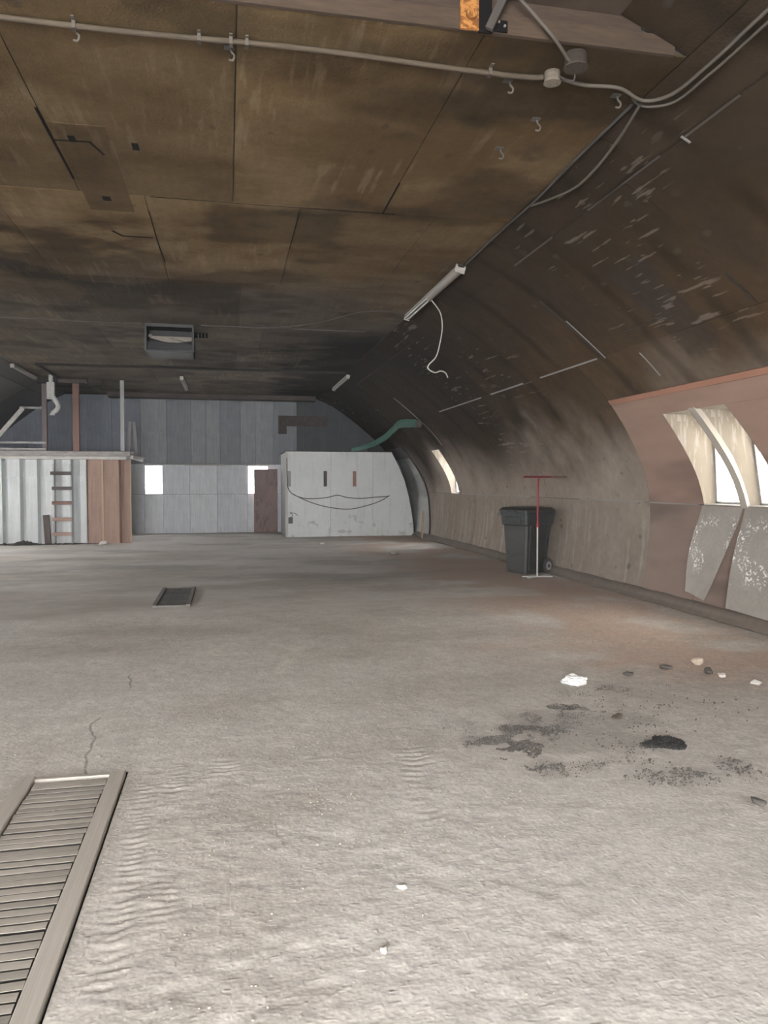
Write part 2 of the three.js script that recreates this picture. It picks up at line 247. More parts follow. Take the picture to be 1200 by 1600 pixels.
// ---------------------------------------------------------------- curved walls
// window openings on the right wall: z of the two jambs at the sill and at the head
const OPEN = { r: [[-8.0, -7.31, -8.2, -7.65], [-7.24, -6.68, -7.57, -7.06], [-18.27, -17.63, -18.6, -17.95], [-0.6, 0.1, -0.8, -0.1], [0.2, 0.9, 0.0, 0.7]], l: [[-13.0, -12.3, -13.3, -12.6], [-12.15, -11.45, -12.45, -11.75], [-16.75, -16.05, -17.05, -16.35], [-15.9, -15.2, -16.2, -15.5], [-18.0, -17.35, -18.3, -17.65], [-19.0, -18.35, -19.3, -18.65], [-8.0, -7.31, -8.2, -7.65], [-7.24, -6.6, -7.57, -6.95]] };
function buildWall(side, name, label) {
  const w = struct(name, label), wins = side > 0 ? OPEN.r : OPEN.l;
  const put = (g, m, n = 'lining_panel') => part(n, g, m, w);
  let k = 0;
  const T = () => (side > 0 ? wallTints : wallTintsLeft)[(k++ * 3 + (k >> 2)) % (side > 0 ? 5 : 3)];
  // backing shell with openings
  const sh = [], shell = (s0, s1, a0, b0, a1, b1) => sh.push(lining(side, s0, s1, a0, b0, a1, b1, 0.016, 0.11));
  shell(0, S.sill, ZB - 0.1, ZF); shell(S.top, LP, ZB - 0.1, ZF);
  const ws = wins.slice().sort((a, b) => a[0] - b[0]);
  let p0 = ZB - 0.1, p1 = ZB - 0.1;
  for (const o of ws) { shell(S.sill, S.top, p0, o[0], p1, o[2]); p0 = o[1]; p1 = o[3]; }
  shell(S.sill, S.top, p0, ZF, p1, ZF);
  part('shell', merge(sh), shellMat, w);
  const G = 0.004;                                                     // half of a joint
  const orange = side > 0 ? [-9.18, -5.3] : null;
  // rows of lining between the joints
  const cuts = (row) => side > 0 ? { 0: [ZB, -21.2, -19.0, -16.4, -13.9, -11.45, -9.18, -5.3, -2.9, -0.4, 2.1, ZF], 1: [ZB, -21.2, -19.7, -17.42, -14.9, -12.5, -10.05, -9.18, -5.3, -2.9, -1.2, 1.3, ZF], 2: [ZB, -22.3, -19.9, -17.42, -14.9, -12.5, -10.9, -8.45, -5.72, -3.3, -0.9, 1.5, ZF], 3: [ZB, -20.6, -17.7, -15.2, -12.8, -10.3, -7.9, -5.4, -3.0, -0.6, 1.8, ZF] }[row] : [ZB, -20.8, -17.2, -14.2, -11, -8.9, -5.8, -2, 1, ZF];
  const rows = [[0, S.sill], [S.sill, S.mid], [S.mid, S.up], [S.up, S.ceil]];
  rows.forEach(([s0, s1], r) => {
    const c = cuts(r);
    for (let i = 0; i + 1 < c.length; i++) {
      let a = c[i] + G, b = c[i + 1] - G, warp = null;
      const lo = s0 + G, hi = s1 - G, inW = r === 1 ? ws.filter((o) => o[2] > a - 0.3 && o[3] < b + 0.3) : [];
      if (orange && a >= orange[0] - 0.01 && b <= orange[1] + 0.01 && r < 2) {
        if (r === 0) { put(lining(side, lo, hi, a, -8.06), M.brownDusty, 'plywood_panel'); put(lining(side, lo, hi, -8.05, b), M.brownDusty, 'plywood_panel'); continue; }
        put(lining(side, S.sill + G, S.top, a, ws.find((o) => o[0] === -8.0)[0] - 0.005, a, -8.205), M.orangeDusty, 'plywood_panel');
        put(lining(side, S.sill + G, S.top, -6.675, b, -7.055, b), M.orangeDusty, 'plywood_panel');
        put(lining(side, S.top + 0.003, S.or - 0.075, a, b, a, b, -0.003), M.orangeDusty, 'plywood_panel');
        put(lining(side, S.or - 0.07, S.or, a, b, a, b, -0.006), M.orangeBoard, 'plywood_strip');
        put(lining(side, S.or + 0.006, hi, a, b), T());
        continue;
      }
      if (inW.length) {                                                // pieces round the openings
        put(lining(side, S.top + 0.003, hi, a, b), T());
        let q0 = a, q1 = a;
        for (const o of inW) { put(lining(side, lo, S.top, q0, o[0] - 0.004, q1, o[2] - 0.004), T()); q0 = o[1] + 0.004; q1 = o[3] + 0.004; }
        put(lining(side, lo, S.top, q0, b, q1, b), T());
        continue;
      }
      const proud = rr(-0.006, 0.004);
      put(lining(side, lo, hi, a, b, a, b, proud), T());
    }
  });
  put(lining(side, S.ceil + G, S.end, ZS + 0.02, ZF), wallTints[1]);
  return w;
}
const wallRight = buildWall(1, 'wall_right', 'curved right wall of stained grey-brown lining boards');
const wallLeft = buildWall(-1, 'wall_left', 'curved left wall of stained lining boards');
// lips of lining that have come loose along the joints
for (const [s0, s1, za, zb, lift, pale] of [
  [S.mid - 0.012, S.mid + 0.012, -12.4, -10.95, 0.012, 1], [S.mid - 0.01, S.mid + 0.01, -10.3, -8.6, 0.014, 1], [S.mid - 0.012, S.mid + 0.01, -15.6, -12.9, 0.01, 1], [S.mid + 0.2, S.mid + 0.21, -7.65, -6.6, 0.012, 0], [S.sill - 0.006, S.sill + 0.006, -11.2, -9.3, 0.008, 1], [S.sill - 0.006, S.sill + 0.006, -17.4, -13.2, 0.008, 1], [S.sill - 0.008, S.sill + 0.006, -9.17, -8.1, 0.01, 1]]) part('joint_strip', lining(1, s0, s1, za, zb, za, zb, -lift, 0.008, 2), pale ? M.woodGrey : M.dark, wallRight);
for (const [s0, s1, z, w, pale] of [[S.mid - 0.05, S.mid + 1.0, -8.47, 0.035, 0], [S.mid - 0.03, S.mid + 0.62, -8.42, 0.014, 1], [S.top + 0.1, S.mid + 0.75, -17.42, 0.03, 1], [S.mid + 0.05, S.mid + 0.4, -5.74, 0.02, 0], [S.mid - 0.45, S.mid - 0.1, -7.75, 0.016, 1], [S.up - 0.06, S.up + 0.02, -4.9, 0.02, 1]]) part('joint_strip', lining(1, s0, s1, z - w / 2, z + w / 2, z - w / 2, z + w / 2, -0.012, 0.006), pale ? M.woodGrey : M.dark, wallRight);
for (const [za, zb] of [[-6.35, -5.75], [-6.1, -5.2], [-8.1, -7.1], [-4.9, -4.3]]) part('joint_strip', lining(1, S.up - 0.008, S.up + 0.008, za, zb, za, zb, -0.01, 0.006, 2), M.cableDark, wallRight);
{ // dirt kerb at the foot of the walls
  const g = (side) => { const c = []; const P = (u, v) => { const z = lerp(ZB, ZF, u), k = [[0, 0.13], [0.03, 0.135], [0.09, 0.11], [0.11, 0.05], [0.16, 0.0]], f = v * 4, i = Math.min(3, Math.floor(f)), [dx, y] = [lerp(k[i][0], k[i + 1][0], f - i), lerp(k[i][1], k[i + 1][1], f - i)], n = 0.03 * (fbm(z * 3, v * 3, 501 + side, 3) - 0.5); const x = 5.36 - dx - (v > 0.01 ? n : 0); return V(side > 0 ? x : 2 * XC - x, Math.max(-0.02, y * (0.85 + n * 6)), z); }; return sheet(P, 200, 8, 0.02, (p, u, v) => [u * 20, v * 0.2]); };
  structMesh('baseboard_right', g(1), M.kerb, 'dirty raised kerb along the right wall'); structMesh('baseboard_left', g(-1), M.kerb, 'dirty raised kerb along the left wall');
}

// ---------------------------------------------------------------- ceiling
{
  const c = struct('ceiling', 'flat soot-stained ceiling of boards');
  const xl = 2 * XC - 2.75, xr = 2.75;
  const cp = (x0, x1, z0, z1, m, dy = 0, n = 'ceiling_board') => {
    const g = slab(x0 + 0.004, x1 - 0.004, YC + dy, YC + dy + 0.012, z0 + 0.004, z1 - 0.004), p = g.attributes.position, uv = g.attributes.uv;
    for (let i = 0; i < p.count; i++) uv.setXY(i, (p.getX(i) + 5) / 8, (p.getZ(i) + 24) / 20);
    return part(n, g, m, c);
  };
  const rows = [[-7.3, ZS, [xl, -3.9, -2.58, -1.26, 0.07, 1.47, xr]], [-10.2, -7.3, [xl, -3.4, -2.06, -0.71, 0.69, 2.0, xr]], [-13, -10.2, [xl, -3.8, -2.5, -1.1, 0.2, 1.5, xr]], [-15.4, -13, [xl, -3.4, -2.1, -0.8, 0.6, 1.9, xr]], [-17.75, -15.4, [xl, -3.7, -2.4, -1.1, 0.2, 1.5, xr]], [-20.7, -17.75, [xl, -3.2, -1.7, -0.2, 1.3, xr]], [ZB, -20.7, [xl, -3.6, -2.1, -0.6, 0.9, xr]]];
  let k = 0;
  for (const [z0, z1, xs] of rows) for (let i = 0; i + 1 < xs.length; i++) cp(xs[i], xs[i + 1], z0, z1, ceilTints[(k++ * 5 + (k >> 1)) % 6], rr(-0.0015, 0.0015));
  part('ceiling_backing', slab(xl - 0.1, xr + 0.1, YC + 0.02, YC + 0.14, ZB, ZS - 0.02), shellMat, c);
  cp(-1.24, -0.84, -7.75, -5.95, ceilTints[6], -0.003, 'patch_board');
  // raised front bay and the step down to the hall ceiling
  part('ceiling_board', merge([slab(2 * XC - 2.32, 2.32, 4.27, 4.42, ZS - 0.1, ZF)]), withMap([0.1, 0.07, 0.05], dirtTex), c);
  // dark splits between boards
  const gap = (pts, w) => part('open_joint', merge(pts.slice(1).map((p, i) => { const a = pts[i], L = Math.hypot(p[0] - a[0], p[1] - a[1]), g = bx(w, 0.004, L + w * 0.5); g.rotateY(Math.atan2(p[0] - a[0], p[1] - a[1])); return g.translate((a[0] + p[0]) / 2, YC - 0.004, (a[1] + p[1]) / 2); })), M.black, c);
  gap([[-1.27, -5.75], [-1.265, -6.2], [-1.255, -7.0]], 0.018);
  gap([[-1.25, -6.25], [-1.0, -6.23], [-0.93, -6.45]], 0.016);
  gap([[-1.13, -8.35], [-1.05, -8.5], [-0.75, -8.5]], 0.02);
  gap([[-0.71, -7.7], [-0.71, -8.6], [-0.69, -9.4]], 0.009);
  gap([[1.47, -6.55], [1.475, -7.3]], 0.014); gap([[0.69, -7.45], [0.69, -8.6]], 0.008);
  gap([[-0.66, -7.3], [1.6, -7.31]], 0.006);
  part('board_hole', bx(0.07, 0.004, 0.1, -1.05, YC - 0.006, -7.42), M.black, c);
  part('board_hole', bx(0.05, 0.004, 0.12, -0.67, YC - 0.005, -6.25), M.black, c);
  part('board_hole', bx(0.05, 0.004, 0.1, -1.12, YC - 0.006, -6.2), M.black, c);
}
{
  const t = struct('trim_1', 'pale timber fascia where the ceiling steps up');
  part('fascia_board', slab(2 * XC - 2.7, 2.66, YC - 0.006, 4.185, ZS - 0.012, ZS + 0.02, 0.004), withMap([0.075, 0.05, 0.033], grainTex), t);
  part('fascia_board', slab(2 * XC - 2.45, 2.44, 4.188, 4.27, ZS - 0.012, ZS + 0.012, 0.004), withMap([0.065, 0.043, 0.03], grainTex), t);
}
structMesh('trim_2', merge([slab(-4.4, -1.35, YC - 0.02, YC - 0.002, -13.06, -13.03, 0.003), slab(-0.4, 2.3, YC - 0.02, YC - 0.002, -12.98, -12.95, 0.003)]), M.woodDark, 'thin batten across the ceiling beside the heater');
structMesh('trim_3', merge([slab(-4.0, 2.7, YC - 0.05, YC - 0.002, -17.8, -17.72, 0.004), slab(-4.04, -3.98, YC - 0.04, YC - 0.002, -20.6, -17.8, 0.004)]), M.dark, 'dark batten across the far ceiling');
structMesh('trim_4', slab(-3.3, 2.6, YC - 0.13, YC - 0.002, -23.4, -22.9), M.woodDark, 'dark beam under the ceiling in front of the back wall');

// ---------------------------------------------------------------- back wall
{
  const w = struct('wall_back', 'grey boarded back wall with a ledge half way up');
  const W0 = -2.41, W1 = -1.87, D0 = 0.60, D1 = 1.24, WY0 = 1.16, WY1 = 2.045, T = 0.1, z0 = ZB - T;
  const upA = withMap([0.33, 0.345, 0.37], softTex), upB = withMap([0.34, 0.355, 0.37], softTex), upC = withMap([0.27, 0.285, 0.31], softTex), upD = withMap([0.1, 0.105, 0.11], softTex), lo = [withMap([0.78, 0.8, 0.83], softTex), withMap([0.72, 0.74, 0.78], softTex)], dk = withMap([0.26, 0.28, 0.325], softTex);
  const xEdge = (y, side) => { const x = pAt(sOfY(Math.min(y, 4.05))).x + 0.1; return side > 0 ? x : 2 * XC - x; };
  const board = (x0, x1, y0, y1, m, dz = 0, n = 'wall_board') => part(n, slab(x0 + 0.004, x1 - 0.004, y0 + 0.004, y1 - 0.004, z0, ZB + dz), m, w);
  const UY = 2.07;
  // upper boards
  const xs = [-6.9, -5.6, -4.4, -3.3, -2.5, -1.75, -1.05, -0.62, -0.2, 0.4, 0.85, 1.4, 2.1, 2.8, 3.5, 4.3, 5.4];
  for (let i = 0; i + 1 < xs.length; i++) {
    const a = xs[i] + 0.004, b = xs[i + 1] - 0.004, sp = new THREE.Shape(), hi = (x) => { const o = Math.abs(x - XC); let y = YC + 0.06; while (y > UY + 0.3 && pAt(sOfY(Math.min(y, 4.25))).x - XC + 0.05 < o) y -= 0.01; return y; };
    sp.moveTo(a, UY + 0.004); sp.lineTo(b, UY + 0.004); for (let q = 6; q >= 0; q--) { const x = lerp(a, b, q / 6); sp.lineTo(x, hi(x)); }
    part('wall_board', new THREE.ExtrudeGeometry(sp, { depth: T + 0.02 + (i % 2) * 0.006, bevelEnabled: false }).translate(0, 0, z0), i < 4 ? dk : i > 11 ? upD : [upA, upB, upC][i % 3], w);
  }
  // lower boards round the openings
  const lx = [-7.2, -5.8, -4.4, -3.3, W0, W1, -1.1, -0.3, D0, D1, 1.75, 3.2, 4.6, 5.6];
  for (let i = 0; i + 1 < lx.length; i++) {
    const a = lx[i], b = lx[i + 1], m = i < 3 ? dk : lo[i % 2];
    if (a === W0 || a === D0) { board(a, b, 0, WY0, m, (i % 2) * 0.004); board(a, b, WY1, UY, m); } else { board(a, b, 0, 1.17, m, (i % 2) * 0.004); board(a, b, 1.17, UY, m, (i % 2) * 0.004); }
  }
  part('wall_ledge', slab(-2.2, 0.6, 2.05, 2.1, ZB, ZB + 0.06, 0.006), M.woodGrey, w);
  part('wall_ledge', slab(-1.25, -0.05, 2.03, 2.06, ZB + 0.03, ZB + 0.075, 0.005), M.pale, w);
  // backing that closes the arch
  const shp = new THREE.Shape(); const R = []; for (let i = 0; i <= 60; i++) R.push(pAt((LP * i) / 60).addScaledVector(nAt((LP * i) / 60), 0.12));
  shp.moveTo(R[0].x, R[0].y - 0.3); for (const p of R) shp.lineTo(p.x, p.y); for (const p of R.slice().reverse()) shp.lineTo(2 * XC - p.x, p.y); shp.lineTo(2 * XC - R[0].x, R[0].y - 0.3);
  for (const [a, b] of [[W0, W1], [D0, D1]]) { const h = new THREE.Path(); h.moveTo(a, WY0); h.lineTo(b, WY0); h.lineTo(b, WY1); h.lineTo(a, WY1); shp.holes.push(h); }
  part('wall_backing', new THREE.ExtrudeGeometry(shp, { depth: 0.05, bevelEnabled: false }).translate(0, 0, z0 - 0.055), shellMat, w);
  const win = (n, a, b, label) => { const o = struct(n, label); part('window_frame', merge([slab(a, a + 0.025, WY0, WY1, z0 - 0.03, ZB - 0.02), slab(b - 0.025, b, WY0, WY1, z0 - 0.03, ZB - 0.02), slab(a, b, WY0, WY0 + 0.025, z0 - 0.03, ZB - 0.02), slab(a, b, WY1 - 0.025, WY1, z0 - 0.03, ZB - 0.02)]), M.woodGrey, o); part('window_pane', slab(a + 0.02, b - 0.02, WY0 + 0.02, WY1 - 0.02, z0 + 0.02, z0 + 0.021), M.glass, o); };
  win('window_1', W0, W1, 'small bright window in the left of the back wall'); win('window_2', D0, D1, 'bright window half hidden behind the brown door');
  // the arch closing the front, with the wide doorway the daylight comes through
  const f = struct('wall_front', 'front wall with a wide open doorway behind the camera');
  const s2 = new THREE.Shape(); s2.moveTo(R[0].x, -0.3); for (const p of R) s2.lineTo(p.x, p.y); for (const p of R.slice().reverse()) s2.lineTo(2 * XC - p.x, p.y); s2.lineTo(2 * XC - R[0].x, -0.3);
  const h = new THREE.Path(); h.moveTo(-4.6, 0); h.lineTo(0.35, 0); h.lineTo(0.35, 3.7); h.lineTo(-4.6, 3.7); s2.holes.push(h);
  part('wall_board', new THREE.ExtrudeGeometry(s2, { depth: 0.15, bevelEnabled: false }).translate(0, 0, ZF), M.woodGrey, f);
}
{ // door leaf standing in front of the second window
  const d = struct('door_1', 'brown door leaf standing open in front of the bright back window');
  part('door_leaf', slab(0.79, 1.5, 0.012, 1.93, ZB + 0.09, ZB + 0.13, 0.004), withMap([0.25, 0.17, 0.155], dirtTex, 0.6), d);
  part('door_handle', merge([rod([0.85, 0.98, ZB + 0.13], [0.85, 0.98, ZB + 0.18], 0.012), rod([0.84, 0.98, ZB + 0.18], [0.96, 0.98, ZB + 0.18], 0.01)]), M.steel, d);
}
{ // bent dark board high on the back wall
  const t = thing('dark_board', 'dark L-shaped board high on the grey back wall', 'board', [0, 0, 0]);
  part('board_arm', slab(1.54, 3.05, 3.24, 3.56, ZB + 0.03, ZB + 0.06), M.woodDark, t); part('board_leg', slab(1.54, 1.79, 3.0, 3.24, ZB + 0.03, ZB + 0.06), M.woodDark, t);
}

// ---------------------------------------------------------------- side windows
let wn = 3;
function sideWindow(side, o, label, grimy) {
  const [a0, b0, a1, b1] = o, w = struct('window_' + wn++, label), X = side > 0 ? 5.56 : 2 * XC - 5.56, y0 = 1.25, y1 = 2.31;
  const cheek = (zl, zh, zol, zoh, t) => sheet((u, v) => { const vv = lerp(0, 1, v), s = lerp(S.sill, S.top, vv), p = wallPt(side, s, lerp(zl, zh, vv)), q = V(X, p.y, lerp(zol, zoh, vv)); return p.lerp(q, u); }, 4, 10, t, (p, u, v) => [p.x * 0.9, p.y * 0.9]);
  const sg = side;
  part('window_cheek', cheek(a0, a1, a0 + 0.06, a1 + 0.16, 0.012 * sg), cheekMat, w);
  part('window_cheek', cheek(b0, b1, b0 + 0.02, b1 + 0.1, -0.012 * sg), cheekMat, w);
  const pt = (s, z) => wallPt(side, s, z);
  const flat = (s, za, zb, zoa, zob, y) => sheet((u, v) => pt(s, lerp(za, zb, v)).lerp(V(X, y, lerp(zoa, zob, v)), u), 2, 2, 0.012, (p) => [p.x, p.z]);
  part('window_head', flat(S.top, a1, b1, a1 + 0.16, b1 + 0.1, y1 - 0.02), cheekMat, w);
  part('window_sill', flat(S.sill, a0, b0, a0 + 0.06, b0 + 0.02, y0), M.pale, w);
  const za = lerp(a0 + 0.06, a1 + 0.16, 0.3), zb = b0 + 0.04, zA = a0 + 0.06, zB = b0 + 0.06, zC = a1 + 0.16, zD = b1 + 0.1;
  part('window_frame', merge([bar([X, y0, zA], [X, y1, zC], 0.05, 0.05), bar([X, y0, zB], [X, y1, zD], 0.05, 0.05), bar([X, y0 + 0.02, zA], [X, y0 + 0.02, zB], 0.05, 0.04), bar([X, y1 - 0.02, zC], [X, y1 - 0.02, zD], 0.05, 0.04)]), M.woodGrey, w);
  part('window_pane', sheet((u, v) => V(X + side * 0.01, lerp(y0, y1, v), lerp(lerp(zA, zC, v), lerp(zB, zD, v), u)), 1, 1, 0.002), grimy ? M.glassDirty : M.glass, w);
}
const cheekMat = withMap([0.33, 0.305, 0.27], tex(512, 512, (u, v) => { const st = fbm(u * 46, v * 5, 601, 4), b = fbm(u * 4, v * 4, 611, 3); const p = sstep(st, 0.5, 0.66); return mix3(mix3([0.6, 0.55, 0.47], [0.78, 0.73, 0.66], b), [0.98, 0.97, 0.96], p * 0.8); }), 0.8);
sideWindow(1, OPEN.r[0], 'nearer-right dormer window with a streaked pale cheek, left one of the pair', true);
sideWindow(1, OPEN.r[1], 'dormer window at the right edge, right one of the pair', true);
sideWindow(1, OPEN.r[2], 'far narrow dormer window in the right wall');
sideWindow(1, OPEN.r[3], 'dormer window in the right wall beside the camera'); sideWindow(1, OPEN.r[4], 'second dormer window in the right wall beside the camera');
OPEN.l.forEach((o, i) => sideWindow(-1, o, ['first of the middle pair in the left wall', 'second of the middle pair in the left wall', 'first of the pair in the left wall ahead of the loft', 'second of the pair in the left wall ahead of the loft', 'first dormer window in the left wall before the loft', 'second dormer window in the left wall before the loft', 'far one of the near pair in the left wall', 'near one of the near pair in the left wall'][i]));
part('mullion', lining(1, S.sill - 0.02, S.top + 0.02, -7.335, -7.225, -7.675, -7.555, -0.012, 0.06), withMap([0.42, 0.38, 0.33], softTex), wallRight);

// lining sheets hanging loose below the near windows
const peelTex = tex(512, 512, (u, v) => { const b = fbm(u * 4, v * 5, 621, 4), f = fbm(u * 60, v * 60, 631, 2), fl = sstep(vn(u * 46, v * 62, 641) * 0.6 + fbm(u * 90, v * 90, 651, 2) * 0.4, 0.62, 0.68) * sstep(fbm(u * 3 + 4, v * 3, 661, 3), 0.42, 0.56) * sstep(v, 0.2, 0.35) * (1 - sstep(v, 0.8, 0.95)); return mix3(mul3(mix3([0.27, 0.245, 0.22], [0.36, 0.33, 0.3], b), 0.9 + 0.2 * f), [0.9, 0.9, 0.88], fl * 0.9); });
const peelMat = withMap([0.95, 0.95, 0.95], peelTex, 0.6);
function looseSheet(label, zl0, zr0, zl1, zr1, s0, s1, lift) {
  const P = (u, v) => { const s = lerp(s0(u), s1, v), z = lerp(lerp(zl0, zr0, u), lerp(zl1, zr1, u), v); return wallPt(1, s, z, -0.012 - lift(u, v)); };
  const t = solo('loose_sheet', sheet(P, 20, 24, 0.005, (p, u, v) => [u, v]), peelMat, label, 'sheet');
  return t;
}
looseSheet('pale lining sheet bulging off the wall under the left of the two near windows', -8.12, -7.82, -8.02, -7.3, (u) => lerp(0.22, 0.16, u), S.sill - 0.01, (u, v) => 0.10 * Math.sin(Math.PI * Math.min(1, (1 - v) * 0.9)) * (1 - 0.75 * u) + 0.035 * (1 - v) * Math.exp(-u * 6));
looseSheet('pale lining sheet flecked with white peeling paint, under the right of the two near windows', -7.34, -6.2, -7.26, -6.2, (u) => lerp(0.14, 0.1, u), S.sill - 0.005, (u, v) => 0.09 * Math.sin(Math.PI * (1 - v) * 0.85) * (1 - 0.4 * u) + 0.03 * (1 - v) * Math.exp(-u * 5));


// ---------------------------------------------------------------- floor drains
function drain(label, x0, x1, z0, z1, rail, n, mRail, mBar, deep, y) {
  const t = thing('drain_grate', label, 'grate', [0, 0, 0], undefined);
  for (const [a, b] of [[x0, x0 + rail], [x1 - rail, x1]]) part('rail', slab(a, b, -0.02, y + 0.012, z0, z1, 0.006), mRail, t);
  part('end_bar', slab(x0 + rail, x1 - rail, -0.03, y + 0.004, z0, z0 + 0.03, 0.004), mRail, t); part('end_bar', slab(x0 + rail, x1 - rail, -0.03, y + 0.004, z1 - 0.03, z1, 0.004), mRail, t);
  const p = (z1 - z0 - 0.08) / n, gs = [0, 1, 2].map((k) => { const sh = new THREE.Shape(); sh.moveTo(-p * 0.35, y - 0.005); sh.lineTo(p * 0.35, y - 0.005); sh.lineTo(p * 0.375, y - 0.002); sh.lineTo(-p * 0.375, y - 0.002); const g = new THREE.ExtrudeGeometry(sh, { depth: x1 - x0 - 2 * rail - 0.016, steps: 10, bevelEnabled: false }).rotateY(Math.PI / 2).translate(x0 + rail + 0.008, 0, 0); const q = g.attributes.position; for (let i = 0; i < q.count; i++) q.setY(i, q.getY(i) + (fbm(q.getX(i) * 20 + k * 7, k, 701, 2) - 0.5) * 0.003); return g; });
  const web = slab(x0 + rail + 0.008, x1 - rail - 0.008, -Math.max(deep, 0.01), y - 0.0052, -p * 0.3, p * 0.33); for (let i = 0; i < n; i++) { const o = part('slat', gs[i % 3], mBar[(i * 2 + (i >> 2)) % mBar.length], t); o.position.set(rr(-0.003, 0.003), rr(-0.001, 0.001), z0 + 0.04 + p * (i + 0.5)); o.rotation.y = rr(-0.006, 0.006) + 0.02; part('slat_web', web, M.dark, o); }
  return t;
}
const worn = [withMap([0.4, 0.36, 0.31], softTex, 0.8), withMap([0.34, 0.305, 0.265], softTex, 0.8), withMap([0.45, 0.405, 0.35], softTex, 0.8)], wornRail = withMap([0.47, 0.425, 0.37], softTex, 0.85);
drain('long slatted drain grate in the floor at the lower left corner', -1.035, -0.525, -4.115, -2.2, 0.075, 35, wornRail, worn, 0.03, 0.006);
drain('dark square drain grate further away in the middle of the floor', -0.9, -0.45, -11.2, -9.58, 0.05, 22, withMap([0.2, 0.185, 0.17], dirtTex), [withMap([0.13, 0.12, 0.112], dirtTex), withMap([0.105, 0.1, 0.095], dirtTex)], 0.004, 0.02);

// ---------------------------------------------------------------- pipe, cables and hooks on the ceiling
{
  const t = thing('conduit_pipe', 'long pale conduit pipe running across the ceiling in front of the step', 'pipe');
  const pts = []; for (let x = -4.4; x <= 1.96; x += 0.35) pts.push([x, YC - 0.022 + 0.006 * Math.sin(x * 3.1), -4.65 + 0.012 * Math.sin(x * 1.7 + 1)]); pts.push([1.97, YC - 0.026, -4.64]);
  part('pipe', tube(pts, 0.016, 160, 10), withMap([0.095, 0.072, 0.05], grainTex, 0.8), t);
  for (const x of [-3.2, -0.82, -0.14, 0.04, 0.13, 1.62]) part('clip', merge([bx(0.02, 0.045, 0.05, x, YC - 0.024, -4.65 + 0.012 * Math.sin(x * 1.7 + 1)), bx(0.018, 0.006, 0.1, x, YC - 0.004, -4.64)]), M.cableGrey, t);
}
{
  const t = thing('junction_box', 'pale half-round junction box where the ceiling pipe ends', 'junction box');
  part('box', rod([2.02, YC - 0.06, -4.62], [2.02, YC, -4.62], 0.05, 20), withMap([0.17, 0.145, 0.115], dirtTex), t); part('lid', rod([2.02, YC - 0.068, -4.62], [2.02, YC - 0.06, -4.62], 0.054, 20), withMap([0.22, 0.19, 0.155], dirtTex), t);
}
{
  const t = thing('junction_box', 'dark round junction box with a short wire on the ceiling beside the step', 'junction box');
  part('box', rod([2.075, YC - 0.075, -4.4], [2.075, YC, -4.4], 0.066, 22), withMap([0.04, 0.03, 0.023], dirtTex), t); part('lid', rod([2.075, YC - 0.085, -4.4], [2.075, YC - 0.075, -4.4], 0.072, 22), withMap([0.06, 0.046, 0.036], dirtTex), t);
  part('wire', tube([[2.1, YC - 0.07, -4.46], [2.11, YC - 0.1, -4.5], [2.09, YC - 0.08, -4.55], [2.06, YC - 0.03, -4.6]], 0.006), M.cableDark, t);
}
solo('power_cable', tube([[2.06, YC - 0.03, -4.62], [2.25, YC - 0.035, -4.66], [2.5, YC - 0.03, -4.66], [2.72, YC - 0.05, -4.74], [2.82, 4.01, -4.62], [2.84, 4.0, -4.25], [2.83, 4.01, -3.7], [2.83, 4.02, -2.6]], 0.012, 80), M.cableGrey, 'thick grey cable bending from the ceiling into the upper right corner', 'cable');
solo('power_cable', tube([[2.6, YC - 0.012, -4.72], [2.74, YC - 0.04, -4.82], [2.86, 3.985, -4.66], [2.875, 3.97, -4.25], [2.87, 3.98, -3.7], [2.87, 3.99, -2.6]], 0.009, 70), M.cableGrey, 'thinner second cable lying right of the thick one in the upper right corner', 'cable');
solo('power_cable', tube([[2.7, 4.055, -4.86], [2.715, 4.062, -5.3], [2.725, 4.06, -5.9], [2.745, 4.05, -6.6], [2.74, 4.055, -7.4], [2.745, 4.05, -8.7]], 0.011, 60), M.cableDark, 'dark cable running straight along the edge of the ceiling towards the long light fitting', 'cable');
solo('power_cable', tube([[2.73, 4.035, -4.8], [2.8, 4.0, -5.2], [2.85, 3.97, -5.65], [2.865, 3.965, -6.05], [2.8, 4.01, -6.5], [2.75, 4.045, -6.75]], 0.011, 60), M.cableGrey, 'grey cable sagging beside the dark one along the edge of the ceiling', 'cable');
solo('power_cable', tube([[1.56, 4.25, -4.15], [1.7, 4.165, -4.19], [1.86, 4.065, -4.24], [2.02, 4.015, -4.37]], 0.01, 40), M.cableGrey, 'cable slanting from the rusty hanger down to the dark round box', 'cable');
solo('power_cable', tube([[0.4, YC - 0.014, -13.15], [1.4, YC - 0.02, -12.4], [2.0, YC - 0.02, -11.45], [2.35, YC - 0.025, -11.3], [2.66, YC - 0.05, -11.42]], 0.008, 50), M.cableDark, 'thin cable crossing the ceiling to the far end of the long light fitting', 'cable');
